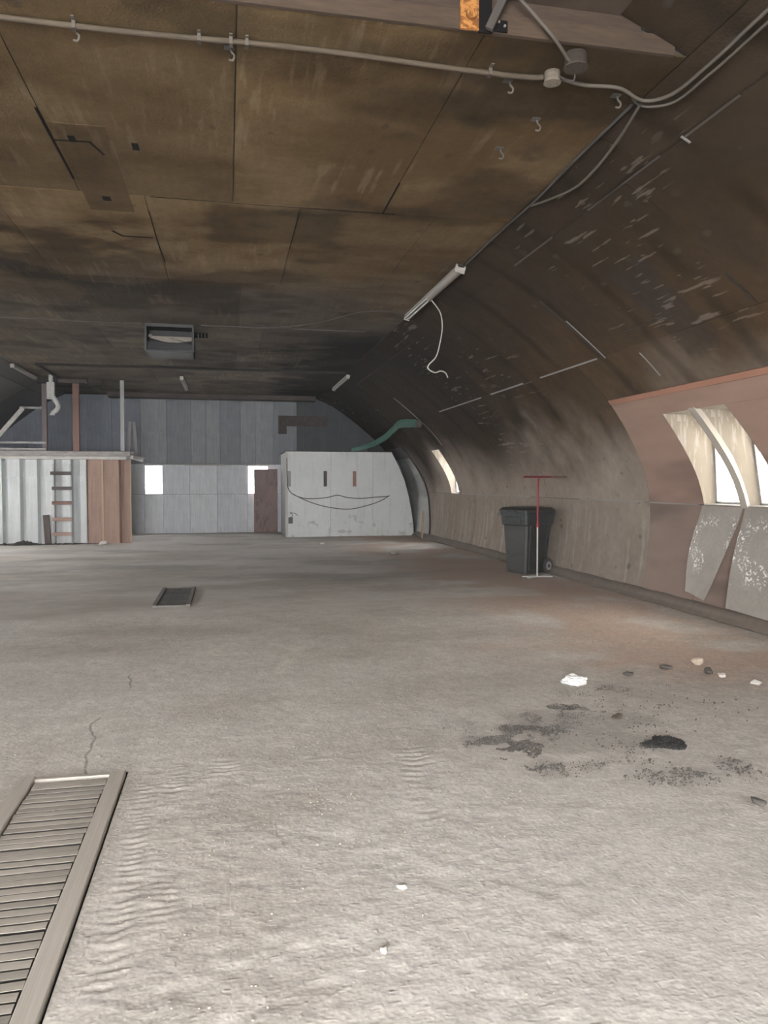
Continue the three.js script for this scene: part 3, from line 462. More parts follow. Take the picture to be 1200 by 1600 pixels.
{
  const t = thing('hanger_bracket', 'rust-orange hanger bracket with a dark bolted plate at the top edge', 'bracket');
  const rustO = withMap([0.4, 0.185, 0.05], tex(128, 128, (u, v) => { const k = sstep(fbm(u * 4, v * 13, 1713, 4), 0.36, 0.62); return mix3([0.4, 0.3, 0.2], [1, 0.95, 0.9], k); }), 0.85);
  part('strap', slab(1.305, 1.415, 4.06, 4.27, -4.27, -4.25, 0.005), rustO, t); part('boss', rod([1.365, 4.14, -4.252], [1.365, 4.14, -4.225], 0.03, 18), rustO, t);
  part('angle_bar', bar([1.47, 4.065, -4.24], [1.56, 4.26, -4.2], 0.03, 0.045), mat([0.05, 0.042, 0.036], 0.7), t); part('back_plate', slab(1.42, 1.5, 4.065, 4.27, -4.285, -4.275), M.black, t);
  const pl = part('bolt_plate', slab(1.485, 1.59, 4.075, 4.14, -4.275, -4.262, 0.004), M.black, t);
  for (const [x, y] of [[1.505, 4.1], [1.535, 4.125], [1.57, 4.105]]) part('bolt', rod([x, y, -4.265], [x, y, -4.252], 0.007, 8), M.steel, pl);
}
{
  const mk = (label, x, z) => { const t = thing('ceiling_hook', label, 'hook', [x, YC, z]); part('hook', tube([[0, 0, 0], [0.004, -0.035, 0.005], [0.02, -0.06, 0.012], [0.012, -0.085, 0.01], [-0.012, -0.08, 0]], 0.007, 24), M.cableGrey, t); part('plate', bx(0.06, 0.008, 0.05, -0.01, -0.006, 0), M.steelDark, t); return t; };
  mk('small bent hook just below the pipe, left of the pale junction box', 1.79, -4.76); mk('small bent hook lower on the ceiling, between the pipe and the cables', 2.17, -5.22); mk('small bent hook by the corner where the cables fan out', 2.56, -4.8);
  mk('small hook hanging at the left end of the pipe', -0.82, -4.7); mk('small hook hanging below the pipe joint with two clips', 0.04, -4.73);
  mk('small hook in the sooty stain on the ceiling', 2.08, -5.72);
}

// ---------------------------------------------------------------- light fittings
function fitting(label, L, cover, x, y, z, roll, pitch = 0) {         // runs from z to z - L
  const t = thing('fluorescent_light', label, 'light fitting', [x, y, z]);
  t.rotation.set(pitch, 0, roll);
  part('housing', slab(-0.042, 0.042, -0.035, 0.0, -L, 0, 0.006), M.enamel, t);
  const c0 = cover ? -L * 0.52 : 0;
  for (const sx of [-0.024, 0.024]) { const tb = part('tube', rod([sx, -0.062, -L + 0.04], [sx, -0.062, c0 - 0.04], 0.014, 12), M.tubeGlass, t); part('cap', rod([sx, -0.062, c0 - 0.045], [sx, -0.062, c0 - 0.02], 0.015, 10), M.steel, tb); part('cap', rod([sx, -0.062, -L + 0.045], [sx, -0.062, -L + 0.02], 0.015, 10), M.steel, tb); }
  for (const zz of [c0 - 0.02, -L + 0.02]) part('end_holder', slab(-0.042, 0.042, -0.085, -0.03, zz - 0.012, zz + 0.012, 0.004), M.enamel, t);
  if (cover) {
    const P = (u, v) => { const a = lerp(-1, 1, u) * 1.35; return V(0.06 * Math.sin(a), -0.03 - 0.06 * Math.cos(a), lerp(-L * 0.52, -0.02, v)); };
    part('diffuser', sheet(P, 12, 1, 0.004), withMap([0.4, 0.37, 0.33], grainTex, 0.35), t); part('end_plate', slab(-0.062, 0.062, -0.095, 0, -0.03, 0.0, 0.006), M.enamel, t);
  }
  return t;
}
fitting('long double fluorescent fitting at the ceiling edge, near half still under its cover', 2.75, true, 2.7, 4.05, -8.72, -0.25);
fitting('small fluorescent fitting at the far right end of the ceiling edge', 2.5, false, 2.8, 4.035, -17.9, -0.25);
fitting('fluorescent fitting at the far left edge of the ceiling', 2.5, false, -4.5, 4.06, -17.8, 0.15);
fitting('slim fluorescent fitting in the middle of the far ceiling', 2.2, false, -1.06, 4.07, -19.2, 0);
solo('hanging_cable', tube([[2.71, 3.96, -10.1], [2.83, 3.8, -10.1], [2.86, 3.62, -10.1], [2.83, 3.4, -10.1], [2.77, 3.2, -10.1], [2.67, 3.09, -10.1], [2.66, 3.05, -10.1], [2.75, 2.99, -10.08], [2.83, 3.01, -10.06], [2.9, 2.99, -10.08], [2.94, 2.93, -10.1]], 0.008, 90), M.cable, 'white cable dangling from the middle of the long light fitting', 'cable');
{
  const t = thing('unit_heater', 'grey sheet-metal heater box with an open louvre under the middle of the ceiling', 'heater', [-0.9, 0, -13.0]);
  const m = withMap([0.035, 0.035, 0.037], dirtTex, 0.65);
  part('casing', merge([slab(-0.38, 0.38, 4.05, 4.075, -0.7, 0), slab(-0.38, 0.38, 3.625, 3.65, -0.7, 0), slab(-0.38, -0.355, 3.625, 4.07, -0.7, 0), slab(0.355, 0.38, 3.625, 4.07, -0.7, 0), slab(-0.37, 0.37, 3.64, 4.06, -0.7, -0.45)]), m, t);
  part('front_rim', merge([bar([-0.37, 3.64, 0.01], [-0.37, 4.06, 0.01], 0.03, 0.03), bar([0.37, 3.64, 0.01], [0.37, 4.06, 0.01], 0.03, 0.03), bar([-0.38, 4.05, 0.01], [0.38, 4.05, 0.01], 0.03, 0.05), bar([-0.38, 3.64, 0.01], [0.38, 3.64, 0.01], 0.03, 0.03)]), withMap([0.045, 0.045, 0.048], dirtTex, 0.6), t);
  part('louvre', sheet((u, v) => V(lerp(-0.3, 0.35, u), 3.875 - 0.05 * Math.sin(u * 3.14) * v - 0.035 * v - 0.03 * u * v, -0.02 + 0.03 * v), 8, 2, 0.008), withMap([0.33, 0.3, 0.27], dirtTex, 0.5), t);
  part('louvre', sheet((u, v) => V(lerp(0.0, 0.36, u), 3.85 - 0.1 * v * u, -0.06 + 0.06 * v + 0.03 * u), 6, 2, 0.006), m, t);
  part('lower_panel', sheet((u, v) => V(lerp(-0.35, 0.35, u), lerp(3.65, 3.8, v), -0.02 - 0.05 * v), 2, 2, 0.01), withMap([0.07, 0.07, 0.076], dirtTex, 0.4), t);
  const fl = part('flue_stub', rod([0.38, 3.93, -0.1], [0.6, 3.93, -0.1], 0.04, 16), M.black, t);
  for (let i = 0; i < 3; i++) part('ring', new THREE.TorusGeometry(0.043, 0.008, 6, 18).rotateY(Math.PI / 2).translate(0.45 + i * 0.055, 3.93, -0.1), M.steelDark, fl);
  part('strap', slab(-0.33, -0.27, 3.86, 3.9, -0.04, 0.0), M.steelDark, t);
}

// ---------------------------------------------------------------- loft on the left
const LZ = -20.2, LX0 = -6.75, LX1 = -2.37;
{
  const t = thing('loft', 'timber loft platform with posts and rails above the corrugated front', 'loft');
  part('deck', slab(LX0, LX1 + 0.02, 2.21, 2.25, ZB + 0.15, LZ - 0.03), M.woodGrey, t);
  part('fascia_board', slab(LX0, LX1, 2.165, 2.29, LZ - 0.03, LZ + 0.06, 0.006), withMap([0.36, 0.33, 0.31], grainTex), t);
  part('fascia_strip', slab(LX0, LX1 - 0.1, 2.09, 2.162, LZ - 0.02, LZ + 0.045, 0.005), M.pale, t);
  part('edge_plank', slab(LX1 - 0.02, LX1 + 0.06, 2.11, 2.2, -22.6, LZ - 0.05, 0.005), M.pale, t);
  part('joist', slab(-5.0, -4.94, 2.08, 2.21, ZB + 0.15, LZ - 0.05), M.woodDark, t); part('joist', slab(-3.6, -3.54, 2.08, 2.21, ZB + 0.15, LZ - 0.05), M.woodDark, t);
  part('post', slab(-4.43, -4.32, 2.29, 4.06, LZ - 0.06, LZ + 0.04, 0.006), withMap([0.2, 0.165, 0.16], grainTex), t);
  part('post', slab(-3.72, -3.57, 2.29, 4.06, LZ - 0.06, LZ + 0.04, 0.006), withMap([0.24, 0.145, 0.12], grainTex), t);
  part('post', slab(-2.6, -2.51, 2.29, 4.06, LZ - 0.06, LZ + 0.03, 0.006), withMap([0.42, 0.42, 0.42], grainTex), t);
  for (const [y, x1] of [[2.49, -4.34], [2.33, -4.34]]) part('rail', slab(-6.3, x1, y - 0.025, y + 0.025, LZ + 0.04, LZ + 0.075, 0.005), M.woodGrey, t);
  part('cross_rail', slab(-4.95, -4.4, 3.32, 3.37, LZ - 0.05, LZ - 0.01), M.woodGrey, t);
  part('brace', bar([-5.55, 2.5, LZ + 0.02], [-4.86, 3.33, LZ + 0.02], 0.04, 0.1), M.pale, t);
}
{
  const t = thing('ceiling_bracket', 'dark steel bracket under the ceiling above the loft post', 'bracket');
  part('block', slab(-4.5, -4.02, 3.93, YC - 0.01, LZ + 0.05, LZ + 0.3, 0.008), M.dark, t); part('beam', slab(-4.02, -3.35, 3.95, 4.04, LZ + 0.08, LZ + 0.22, 0.006), M.woodDark, t);
  for (const x of [-3.36, -2.98]) part('peg', slab(x - 0.02, x + 0.02, 3.86, YC - 0.01, LZ + 0.1, LZ + 0.14), M.dark, t);
}
{ // corrugated front: trapezoid ribs in real depth
  const sh = (edges, m, label, up = 2.085) => {                        // edges: [x, depth] polyline along the front
    const pts = edges.map(([x, d]) => [x, LZ + d]);
    const P = (k) => (u, v) => V(lerp(pts[k][0], pts[k + 1][0], u), lerp(0.0, up, v), lerp(pts[k][1], pts[k + 1][1], u));
    return merge(pts.slice(1).map((_, k) => sheet(P(k), 1, 1, 0.006, (p) => [p.x * 0.9, p.y * 0.6])));
  };
  const F = 0.02, Bk = -0.09;
  const t = thing('corrugated_front', 'ribbed sheet-metal front under the loft, white on the left and rust-brown on the right', 'partition');
  const xs = (px) => -5.4 + (px) * 0.01476;
  const rib = (list) => list.map(([px, f]) => [xs(px), f ? F : Bk]);
  part('corrugated_sheet', sh(rib([[-88, 1], [-84, 1], [-81, 0], [-73, 0], [-72, 1], [-53, 1], [-50, 0], [-42, 0], [-41, 1], [-23, 1], [-20, 0], [-13, 0]])), M.white, t);
  part('corrugated_sheet', sh(rib([[-12, 1], [2, 1], [5, 0], [10.5, 0], [11, 1], [29.5, 1], [33, 0], [39, 0], [39.5, 1], [56.5, 1], [60, 0], [66.5, 0], [67.5, 1], [83, 1]])), M.white, t);
  part('corrugated_sheet', sh(rib([[83, 1], [84, 0], [95, 0], [96, 1], [109, 1], [112, 0], [121, 0], [124, 1], [133.5, 1]])), M.white, t);
  part('corrugated_sheet', sh(rib([[133.6, 0], [136, 0], [137, 1], [158, 1], [160, 1]])), M.rust, t).userData.label = 'rust-brown sheet';
  part('corrugated_sheet', sh(rib([[160.5, 1], [186, 1], [189, 0], [194, 0], [195, 1], [205, 1]])), M.rust, t).userData.label = 'rust-brown sheet with a ribbed right edge';
  part('cover_strip', slab(xs(158.3), xs(161), 0, 2.085, LZ + F, LZ + F + 0.012), M.woodTan, t); part('edge_strip', slab(xs(204), xs(205.6), 0, 2.085, LZ - 0.05, LZ + F + 0.01), M.woodTan, t); part('cover_strip', slab(xs(132.5), xs(134), 0, 2.085, LZ + F - 0.03, LZ + F + 0.01), M.pale, t);
}
{
  const t = thing('ladder', 'fixed ladder with five brown rungs on the white corrugated front', 'ladder', [0, 0, LZ + 0.03]);
  for (const x of [-4.185, -3.785]) part('stringer', slab(x - 0.022, x + 0.022, 0, 1.98, 0, 0.04, 0.004), M.whiteShade, t);
  [[1.745, -4.25, M.woodDark], [1.375, -4.22, M.woodDark], [1.015, -4.22, M.rustDark], [0.61, -4.22, M.rust], [0.245, -4.22, M.rust]].forEach(([y, x, m]) => part('rung', slab(x, -3.765, y - 0.042, y + 0.042, 0.04, 0.075, 0.006), m, t));
}
{ const o = solo('leaning_board', bx(0.15, 0.72, 0.03, 0, 0.36, 0, 0.004), M.woodDark, 'short dark board leaning against the white sheets left of the ladder', 'board'); o.position.set(-4.31, 0.005, LZ + 0.13); o.rotation.set(-0.1, 0, 0.08); }
for (const [x, z, r, l] of [[-2.52, -21.1, -0.04, 'left one of two grey boards standing on the loft by the right post'], [-2.34, -21.25, 0.07, 'right one of two grey boards standing on the loft by the right post']]) { const o = solo('loft_board', bx(0.075, 0.85, 0.03, 0, 0.425, 0, 0.004), M.woodGrey, l, 'board'); o.position.set(x, 2.26, z); o.rotation.set(0, 0, r); }
{ const o = solo('loft_plank', bx(0.08, 0.045, 0.9, 0, 0.0225, 0.12, 0.005), M.pale, 'pale plank lying on the edge of the loft deck', 'plank'); o.position.set(-2.4, 2.255, -20.85); o.rotation.y = 0.1; }
{
  const t = thing('hanging_duct', 'pale crooked duct hanging from the ceiling in front of the loft', 'duct');
  const dm = withMap([0.62, 0.62, 0.61], dirtTex, 0.5);
  part('box_section', merge([slab(-4.18, -4.02, 3.53, 3.9, -19.68, -19.58, 0.01), slab(-4.185, -4.165, 3.51, 3.9, -19.6, -19.56), slab(-4.12, -4.1, 3.51, 3.92, -19.59, -19.555), slab(-4.045, -4.02, 3.53, 3.9, -19.6, -19.56), slab(-4.19, -4.03, 3.5, 3.52, -19.68, -19.55)]), dm, t);
  part('collar', rod([-4.1, 3.88, -19.63], [-4.1, YC - 0.005, -19.63], 0.05, 14), dm, t);
  part('bent_pipe', tube([[-4.07, 3.6, -19.63], [-4.02, 3.5, -19.63], [-3.96, 3.4, -19.63], [-3.95, 3.3, -19.63], [-4.01, 3.22, -19.63], [-4.06, 3.19, -19.63], [-4.08, 3.13, -19.63]], 0.056, 40, 12), dm, t);
  part('pipe_end', new THREE.TorusGeometry(0.056, 0.008, 8, 18).rotateX(Math.PI / 2).translate(-4.082, 3.13, -19.63), M.white, t);
}

// ---------------------------------------------------------------- white cubicle on the right of the back wall
{
  const t = thing('white_cubicle', 'white panelled cubicle with a curved right edge against the back wall', 'cubicle');
  const z = -21.5, edge = [[4.6, 2.38], [4.8, 2.0], [4.98, 1.59], [5.11, 1.1], [5.19, 0.67], [5.24, 0.3], [5.25, 0]];
  const fr = (x0, x1, m) => { const s = new THREE.Shape(); s.moveTo(x0 + 0.003, 0); if (x1 > 4.6) { s.lineTo(x0 + 0.003, 2.38); for (const [x, y] of edge) s.lineTo(x, y); } else { s.lineTo(x0 + 0.003, 2.38); s.lineTo(x1 - 0.003, 2.38); s.lineTo(x1 - 0.003, 0); } part('front_panel', new THREE.ExtrudeGeometry(s, { depth: 0.04, bevelEnabled: false }).translate(0, 0, z - 0.04), m, t); };
  fr(1.6, 2.84, cubMat(1)); fr(2.84, 4.06, cubMat(2)); fr(4.06, 5.4, cubMat(3));
  part('side_panel', slab(1.6, 1.64, 0, 2.36, ZB + 0.16, z - 0.04), M.white, t);
  part('roof_panel', slab(1.56, 4.6, 2.38, 2.4, ZB + 0.15, z + 0.02), M.woodDark, t);
  part('corner_strip', slab(1.585, 1.65, 0, 2.38, z - 0.05, z + 0.015, 0.005), M.pale, t);
  part('edge_strip', sheet((u, v) => { const f = v * 6, i = Math.min(5, Math.floor(f)), e = V(lerp(edge[i][0], edge[i + 1][0], f - i), lerp(edge[i][1], edge[i + 1][1], f - i), z + 0.008); e.x += u * 0.025; return e; }, 1, 24, 0.06), M.dark, t);
  [[1.64, M.woodGrey], [2.65, M.woodDark], [3.48, M.woodBrown]].forEach(([x, m]) => part('slot', slab(x, x + 0.095, 1.41, 1.84, z - 0.01, z + 0.015, 0.004), m, t));
}
function cubMat(k) { return withMap([0.66, 0.67, 0.665], tex(512, 512, (u, v) => { const b = fbm(u * 4, v * 4, 720 + k, 4), low = sstep(fbm(u * 14, v * 18, 730 + k, 4) + (1 - sstep(v * 2.4, 0.15, 1.0)) * 0.05, 0.68, 0.82) * (1 - sstep(v * 2.4, 0.3, 0.9)), f = fbm(u * 50, v * 50, 740 + k, 2); const run = sstep(fbm(u * 34, v * 3, 750 + k, 3), 0.62, 0.72) * 0.2; return mul3(mix3(mix3([0.84, 0.85, 0.84], [1, 1, 1], b), [0.3, 0.28, 0.25], Math.max(low * 0.45, run * 0.5)), 0.95 + 0.08 * f); }), 0.8, {}); }
for (const o of scene.children.filter((c) => c.name === 'white_cubicle')) o.children.filter((c) => c.name === 'front_panel').forEach((c) => { const p = c.geometry.attributes.position, uv = c.geometry.attributes.uv; for (let i = 0; i < p.count; i++) uv.setXY(i, p.getX(i) * 0.4, p.getY(i) / 2.4 * 0.999); });
solo('wall_wire', tube([[1.62, 2.2, -21.465], [1.63, 1.7, -21.465], [1.66, 1.35, -21.465], [1.78, 1.2, -21.47], [2.1, 1.08, -21.48], [2.4, 1.07, -21.48], [2.75, 1.1, -21.48], [3.05, 1.16, -21.48], [3.3, 1.1, -21.48], [3.7, 1.07, -21.48], [4.1, 1.1, -21.48], [4.52, 1.13, -21.48]], 0.011, 100), M.cableDark, 'upper dark wire strung across the white cubicle front', 'wire');
solo('wall_wire', tube([[1.75, 1.22, -21.465], [2.1, 1.04, -21.475], [2.55, 0.88, -21.48], [3.0, 0.79, -21.48], [3.4, 0.77, -21.48], [3.9, 0.87, -21.48], [4.3, 1.01, -21.48], [4.54, 1.15, -21.48]], 0.011, 80), M.cableDark, 'lower dark wire sagging in a loop across the white cubicle front', 'wire');
{ const t = thing('switch_box', 'small torn dark switch box low on the left of the white cubicle', 'switch box'); part('box', slab(1.66, 1.78, 0.38, 0.55, -21.5, -21.46, 0.006), M.steelDark, t); part('wire', tube([[1.72, 0.54, -21.46], [1.78, 0.62, -21.45], [1.7, 0.68, -21.46], [1.84, 0.66, -21.46], [1.92, 0.6, -21.47]], 0.008, 30), M.cableDark, t); }
{ // pale lining and ribs on the wall between the cubicle and the far window
  part('white_lining', lining(1, 0.12, S.top - 0.12, -23.2, -19.95, -23.2, -21.25, -0.02, 0.01), M.whiteShade, wallRight);
  part('dark_patch', lining(1, S.top - 0.11, S.top + 0.26, -22.9, -21.15, -22.9, -21.3, -0.025, 0.01), M.woodDark, wallRight);
  part('rib_edge', lining(1, 0.12, S.top + 0.3, -19.96, -19.89, -21.3, -21.2, -0.035, 0.02), M.dark, wallRight);
  const o = solo('wood_offcut', bx(0.03, 0.75, 0.16, 0, 0.375, 0, 0.004), M.woodTan, 'tan board standing against the right wall beside the white cubicle', 'board'); o.position.set(5.16, 0.0, -20.2); o.rotation.z = -0.06;
}
{ // green plastic strip from the cubicle roof up to the wall
  const c = new THREE.CatmullRomCurve3([[3.44, 2.44, -21.4], [3.81, 2.53, -20.9], [4.1, 2.69, -20.3], [4.22, 2.87, -19.6], [4.25, 2.98, -19.0], [4.3, 2.955, -18.2], [4.36, 2.9, -17.55]].map((p) => V(...p)));
  const P = (u, v) => { const p = c.getPointAt(v), a = u * Math.PI * 2, w = (0.05 + 0.055 * Math.sin(Math.min(1, v * 1.25) * Math.PI * 0.62)) * (1 + 0.25 * (fbm(u * 6, v * 14, 761, 3) - 0.5)); return p.add(V(0.35 * w * Math.cos(a), w * Math.sin(a) + 0.02 * (fbm(v * 8, u * 3, 771, 2) - 0.5), w * 0.35 * Math.cos(a))); };
  const t = thing('green_tarp', 'twisted strip of green plastic sheeting hanging between the cubicle roof and the curved wall', 'tarp');
  part('strip', sheet(P, 16, 60, 0.003), withMap([0.05, 0.145, 0.11], dirtTex, 0.5), t); part('knot', new THREE.IcosahedronGeometry(0.09, 2).scale(0.8, 1, 1.5).translate(4.38, 2.88, -17.4), M.woodDark, t);
}

// ---------------------------------------------------------------- wheeled bin and the red stand
{
  const t = thing('wheeled_bin', 'dark grey wheeled rubbish bin against the right wall behind the red stand', 'bin', [4.84, 0, -12.08]);
  t.rotation.y = 0.42; t.scale.set(0.86, 1, 0.86); t.position.x = 4.9;
  // levels: y, half length, half width, shift along x
  const ring = (hl, hw, r, n = 6) => { const o = []; for (const [sx, sz, a0] of [[1, 1, 0], [-1, 1, 90], [-1, -1, 180], [1, -1, 270]]) for (let i = 0; i <= n; i++) { const a = (a0 + (90 * i) / n) * Math.PI / 180; o.push([sx * (hl - r) + r * Math.cos(a), sz * (hw - r) + r * Math.sin(a)]); } return o; };
  const loft = (levels, capTop = true) => { const pos = [], idx = [], uv = []; const N = 28; levels.forEach(([y, hl, hw, dx, r]) => ring(hl, hw, r).forEach(([x, z], i) => { pos.push(x + dx, y, z); uv.push(i / N * 2, y); })); for (let l = 0; l + 1 < levels.length; l++) for (let i = 0; i < N; i++) { const a = l * N + i, b = l * N + (i + 1) % N, c = a + N, d = b + N; idx.push(a, c, b, b, c, d); } for (const [l, up] of [[0, 0], [levels.length - 1, 1]]) { if (up && !capTop) continue; const c = pos.length / 3; pos.push(levels[l][3], levels[l][0], 0); uv.push(0.5, 0.5); for (let i = 0; i < N; i++) { const a = l * N + i, b = l * N + (i + 1) % N; up ? idx.push(c, b, a) : idx.push(c, a, b); } } const g = new THREE.BufferGeometry(); g.setAttribute('position', new THREE.Float32BufferAttribute(pos, 3)); g.setAttribute('uv', new THREE.Float32BufferAttribute(uv, 2)); g.setIndex(idx); const ng = g.toNonIndexed(); ng.computeVertexNormals(); return ng; };
  part('body', loft([[0.02, 0.27, 0.26, -0.03, 0.05], [0.1, 0.28, 0.27, -0.03, 0.05], [0.55, 0.325, 0.3, -0.01, 0.06], [0.8, 0.35, 0.32, 0, 0.06], [0.82, 0.385, 0.345, 0, 0.07], [0.98, 0.4, 0.355, 0, 0.07]]), M.bin, t);
  part('rim', loft([[0.97, 0.41, 0.365, 0, 0.07], [1.0, 0.415, 0.37, 0, 0.07], [1.03, 0.41, 0.365, 0, 0.07]]), M.binDark, t);
  const lid = part('lid', loft([[1.03, 0.425, 0.38, -0.01, 0.08], [1.06, 0.425, 0.38, -0.01, 0.08], [1.1, 0.37, 0.33, -0.01, 0.08], [1.115, 0.25, 0.22, -0.01, 0.08]]), M.bin, t);
  part('lid_grip', slab(-0.46, -0.4, 1.02, 1.05, -0.14, 0.14, 0.01), M.binDark, lid);
  part('side_recess', slab(-0.18, 0.2, 0.84, 0.96, 0.338, 0.362, 0.02), M.binDark, t); part('front_recess', slab(-0.412, -0.39, 0.84, 0.95, -0.2, 0.2, 0.015), M.binDark, t);
  for (const x of [-0.24, 0.24]) part('side_rib', bar([x * 0.85 - 0.02, 0.08, 0.275], [x, 0.82, 0.325], 0.04, 0.03, 0.008), M.binDark, t);
  part('handle', merge([rod([0.44, 1.0, -0.26], [0.44, 1.0, 0.26], 0.017), bar([0.36, 0.98, -0.26], [0.45, 1.0, -0.26], 0.04, 0.03), bar([0.36, 0.98, 0.26], [0.45, 1.0, 0.26], 0.04, 0.03)]), M.binDark, t);
  part('axle', rod([0.23, 0.13, -0.33], [0.23, 0.13, 0.33], 0.014), M.steel, t);
  for (const z of [-0.33, 0.33]) { const w = part('wheel', new THREE.TorusGeometry(0.098, 0.034, 12, 28).translate(0.23, 0.134, z), M.rubber, t); part('hub', rod([0.23, 0.134, z - 0.022], [0.23, 0.134, z + 0.022], 0.085, 24), withMap([0.3, 0.3, 0.29], dirtTex), w); part('hub_cap', rod([0.23, 0.134, z - 0.034], [0.23, 0.134, z + 0.034], 0.03, 16), M.binDark, w); }
}
{
  const t = thing('t_handle_stand', 'red and white T-shaped stand with a flat crossed foot in front of the bin', 'stand', [4.84, 0, -11.5]);
  part('lower_pole', rod([0, 0.015, 0], [0, 0.84, 0], 0.013, 14), M.whitePaint, t).userData.label = 'white lower pole';
  part('upper_pole', rod([0, 0.82, 0], [0, 1.6, 0], 0.016, 14), M.red, t).userData.label = 'red upper pole';
  part('collar', rod([0, 0.8, 0], [0, 0.86, 0], 0.027, 14), M.red, t);
  part('cross_bar', merge([rod([-0.24, 1.6, 0], [0.22, 1.6, 0], 0.016, 12)]), M.redDark, t); part('bar_end', rod([0.22, 1.6, 0], [0.5, 1.6, -0.03], 0.014, 12), M.rustDark, t).userData.label = 'dark end of the cross bar';
  for (const a of [0.25, -0.5]) part('foot_bar', bar([-0.24 * Math.cos(a), 0.012, -0.24 * Math.sin(a)], [0.24 * Math.cos(a), 0.012, 0.24 * Math.sin(a)], 0.03, 0.02, 0.005), M.whitePaint, t);
}

// ---------------------------------------------------------------- litter on the floor
function rock(r, sx, sy, sz, s0) { const p = []; for (let i = 0; i < 26; i++) { const a = hash(i, 1, s0) * 6.283, b = Math.acos(2 * hash(i, 2, s0) - 1), k = r * (0.8 + 0.3 * hash(i, 3, s0)); p.push(V(k * sx * Math.sin(b) * Math.cos(a), k * sy * Math.cos(b), k * sz * Math.sin(b) * Math.sin(a))); } return new ConvexGeometry(p); }
function lump(name, label, cat, r, sx, sy, sz, x, z, m, k, grp) { const o = solo(name, rock(r, sx, sy, sz, k), m, label, cat, grp); o.position.set(x, r * sy * 0.75, z); o.rotation.y = k; return o; }
const stoneM = mat([0.55, 0.46, 0.36]), stoneW = mat([0.68, 0.65, 0.6]), clodM = mat([0.1, 0.09, 0.08]), clodB = mat([0.13, 0.105, 0.085]);
lump('stone', 'largest tan stone near the right wall beyond the dark litter', 'stone', 0.06, 1.1, 0.7, 0.8, 3.8, -5.66, stoneM, 811);
lump('stone', 'small pale stone between the long dark clod and the right edge', 'stone', 0.032, 1.2, 0.7, 0.9, 3.74, -5.26, stoneW, 812);
lump('stone', 'small pale stone furthest right on the floor', 'stone', 0.035, 1.2, 0.7, 0.9, 3.84, -5.0, stoneW, 813);
lump('clod', 'long dark clod just in front of the largest tan stone', 'clod', 0.055, 1.7, 0.45, 0.7, 3.72, -5.4, clodM, 821);
lump('clod', 'dark clod left of the largest tan stone', 'clod', 0.045, 1.4, 0.45, 0.8, 3.47, -5.6, clodM, 822);
lump('clod', 'dark clod between the white paper and the tan stone', 'clod', 0.04, 1.2, 0.5, 0.8, 3.06, -5.45, clodM, 823);
lump('clod', 'dark clod above the black heap', 'clod', 0.05, 1.3, 0.4, 0.7, 2.42, -4.45, clodB, 824);
lump('clod', 'dark clod at the right frame edge below the heap', 'clod', 0.035, 1.3, 0.5, 0.8, 2.42, -3.12, clodM, 825);
lump('floor_pebble', 'pale pebble on the bare foreground floor left of centre', 'pebble', 0.016, 1.4, 0.7, 0.8, 0.48, -2.36, stoneW, 831);
lump('floor_pebble', 'pale pebble on the bare floor between the grate and the heap', 'pebble', 0.016, 1.3, 0.7, 0.8, 0.62, -2.72, stoneW, 832);
lump('plaster_lump', 'white lump of plaster at the foot of the rust-brown sheets', 'plaster', 0.11, 1.3, 0.5, 0.7, -2.98, -19.75, stoneW, 833);
lump('plaster_lump', 'pale scrap lying on the floor before the white cubicle', 'plaster', 0.09, 1.5, 0.3, 0.7, 2.28, -18.87, stoneW, 834);
lump('plaster_lump', 'crumbled scrap on the floor under the far right window', 'plaster', 0.1, 1.6, 0.35, 0.8, 3.43, -15.84, withMap([0.4, 0.36, 0.32], dirtTex), 835);
{ // crumpled paper
  const g = new THREE.IcosahedronGeometry(0.075, 4), p = g.attributes.position; for (let i = 0; i < p.count; i++) { const v = V(p.getX(i), p.getY(i), p.getZ(i)), k = 0.55 + 0.75 * Math.abs(fbm(v.x * 26 + 5, v.y * 26 + v.z * 23, 841, 3) - 0.35) * 2; p.setXYZ(i, v.x * k * 1.4, Math.max(-0.02, v.y * k * 0.65), v.z * k); } g.computeVertexNormals();
  const o = solo('crumpled_paper', g, mat([0.8, 0.8, 0.78], 0.8), 'crumpled white paper on the floor beyond the dark litter', 'paper'); o.position.set(2.52, 0.022, -5.3);
}
function granules(name, label, blobs, m, k) {                         // loose black granules, far too many to count
  const list = [];
  for (const [x, z, rx, rz, n, r0, r1, dome] of blobs) for (let i = 0; i < n; i++) { const a = hash(i, 5, k) * 6.283, q = Math.pow(hash(i, 6, k), dome ? 0.6 : 0.75), wob = 0.65 + 0.7 * vn(Math.cos(a) * 2 + 9, Math.sin(a) * 2 + x, k), dx = wob * q * rx * Math.cos(a), dz = wob * q * rz * Math.sin(a); if (!dome && fbm((x + dx) * 9, (z + dz) * 9, k, 3) < 0.36 + 0.2 * q) continue; list.push([x + dx, dome ? dome * (1 - q) * hash(i, 8, k) : 0, z + dz, lerp(r0, r1, Math.pow(hash(i, 7, k), 3)), hash(i, 9, k) * 6]); k += 0; }
  const g = new THREE.InstancedMesh(new THREE.IcosahedronGeometry(1, 0).scale(1, 0.6, 0.8), m, list.length), M4 = new THREE.Matrix4(), q = new THREE.Quaternion();
  list.forEach(([x, y, z, r, a], i) => { q.setFromEuler(new THREE.Euler(a, a * 2, 0)); M4.compose(V(x, y + r * 0.5, z), q, V(r, r, r)); g.setMatrixAt(i, M4); });
  g.name = numbered(name); g.castShadow = g.receiveShadow = true; g.userData.kind = 'stuff'; tag(g, label, 'granules'); scene.add(g); return g;
}
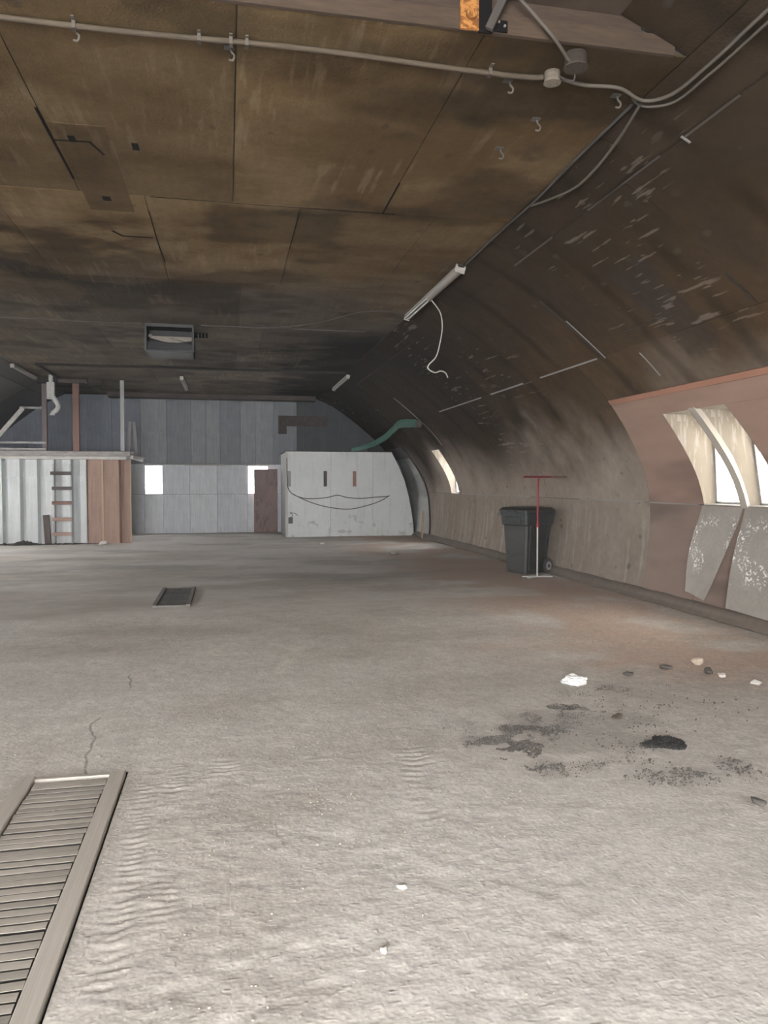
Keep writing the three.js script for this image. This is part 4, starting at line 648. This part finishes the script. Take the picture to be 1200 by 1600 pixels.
granules('black_granules', 'spilled black granules in two patches on the floor right of centre', [[1.55, -4.08, 0.3, 0.2, 5200, 0.002, 0.006], [1.8, -4.36, 0.24, 0.16, 2600, 0.002, 0.006], [2.2, -4.7, 0.36, 0.12, 3200, 0.002, 0.005], [2.0, -4.5, 0.3, 0.22, 1000, 0.002, 0.006], [1.4, -4.3, 0.35, 0.3, 300, 0.002, 0.006], [2.7, -5.1, 0.45, 0.16, 1100, 0.002, 0.006]], clodM, 851);
granules('black_heap', 'small heap of black grit at the right of the litter', [[2.47, -3.96, 0.13, 0.11, 2600, 0.002, 0.006, 0.05]], mat([0.03, 0.028, 0.027]), 861);
granules('grit_scatter', 'loose dark crumbs strewn in front of the black heap', [[2.35, -3.5, 0.45, 0.14, 900, 0.002, 0.009], [2.65, -3.62, 0.3, 0.16, 500, 0.002, 0.01], [1.9, -3.72, 0.5, 0.14, 500, 0.002, 0.008], [1.62, -3.74, 0.18, 0.06, 260, 0.002, 0.009], [2.3, -4.2, 0.5, 0.35, 260, 0.002, 0.009], [2.8, -4.6, 0.7, 0.6, 500, 0.002, 0.009], [2.3, -3.95, 0.22, 0.16, 220, 0.002, 0.008]], clodM, 871);
granules('floor_grit', 'fine pale and dark grit over the foreground floor', [[0.6, -3.6, 2.6, 2.0, 1500, 0.002, 0.006], [1.5, -7, 3.5, 3, 350, 0.003, 0.008]], mat([0.32, 0.29, 0.25]), 881);
granules('dirt_heap', 'heap of dark dirt at the foot of the white sheets far left', [[-4.85, -20.0, 0.32, 0.16, 1500, 0.01, 0.03, 0.1], [-5.6, -19.95, 1.4, 0.12, 700, 0.01, 0.025, 0.05], [-3.9, -19.98, 0.9, 0.06, 420, 0.01, 0.02, 0.03]], mat([0.07, 0.066, 0.062]), 891);

// things that repeat share a group
const GROUPS = { ceiling_hook: 'hooks under the ceiling', power_cable: 'cables along the ceiling', fluorescent_light: 'fluorescent fittings under the ceiling', stone: 'stones on the floor by the right wall', clod: 'dark clods on the floor', wall_wire: 'wires on the white cubicle', loft_board: 'boards standing on the loft', loose_sheet: 'loose lining sheets under the near windows', floor_pebble: 'pebbles on the foreground floor', plaster_lump: 'plaster lumps on the far floor', drain_grate: 'drain grates in the floor', junction_box: 'junction boxes at the ceiling step' };
for (const o of scene.children) { const g = GROUPS[o.name.replace(/_\d{3}$/, '')]; if (g && o.userData.label) o.userData.group = g; }
renderer.render(scene, camera);
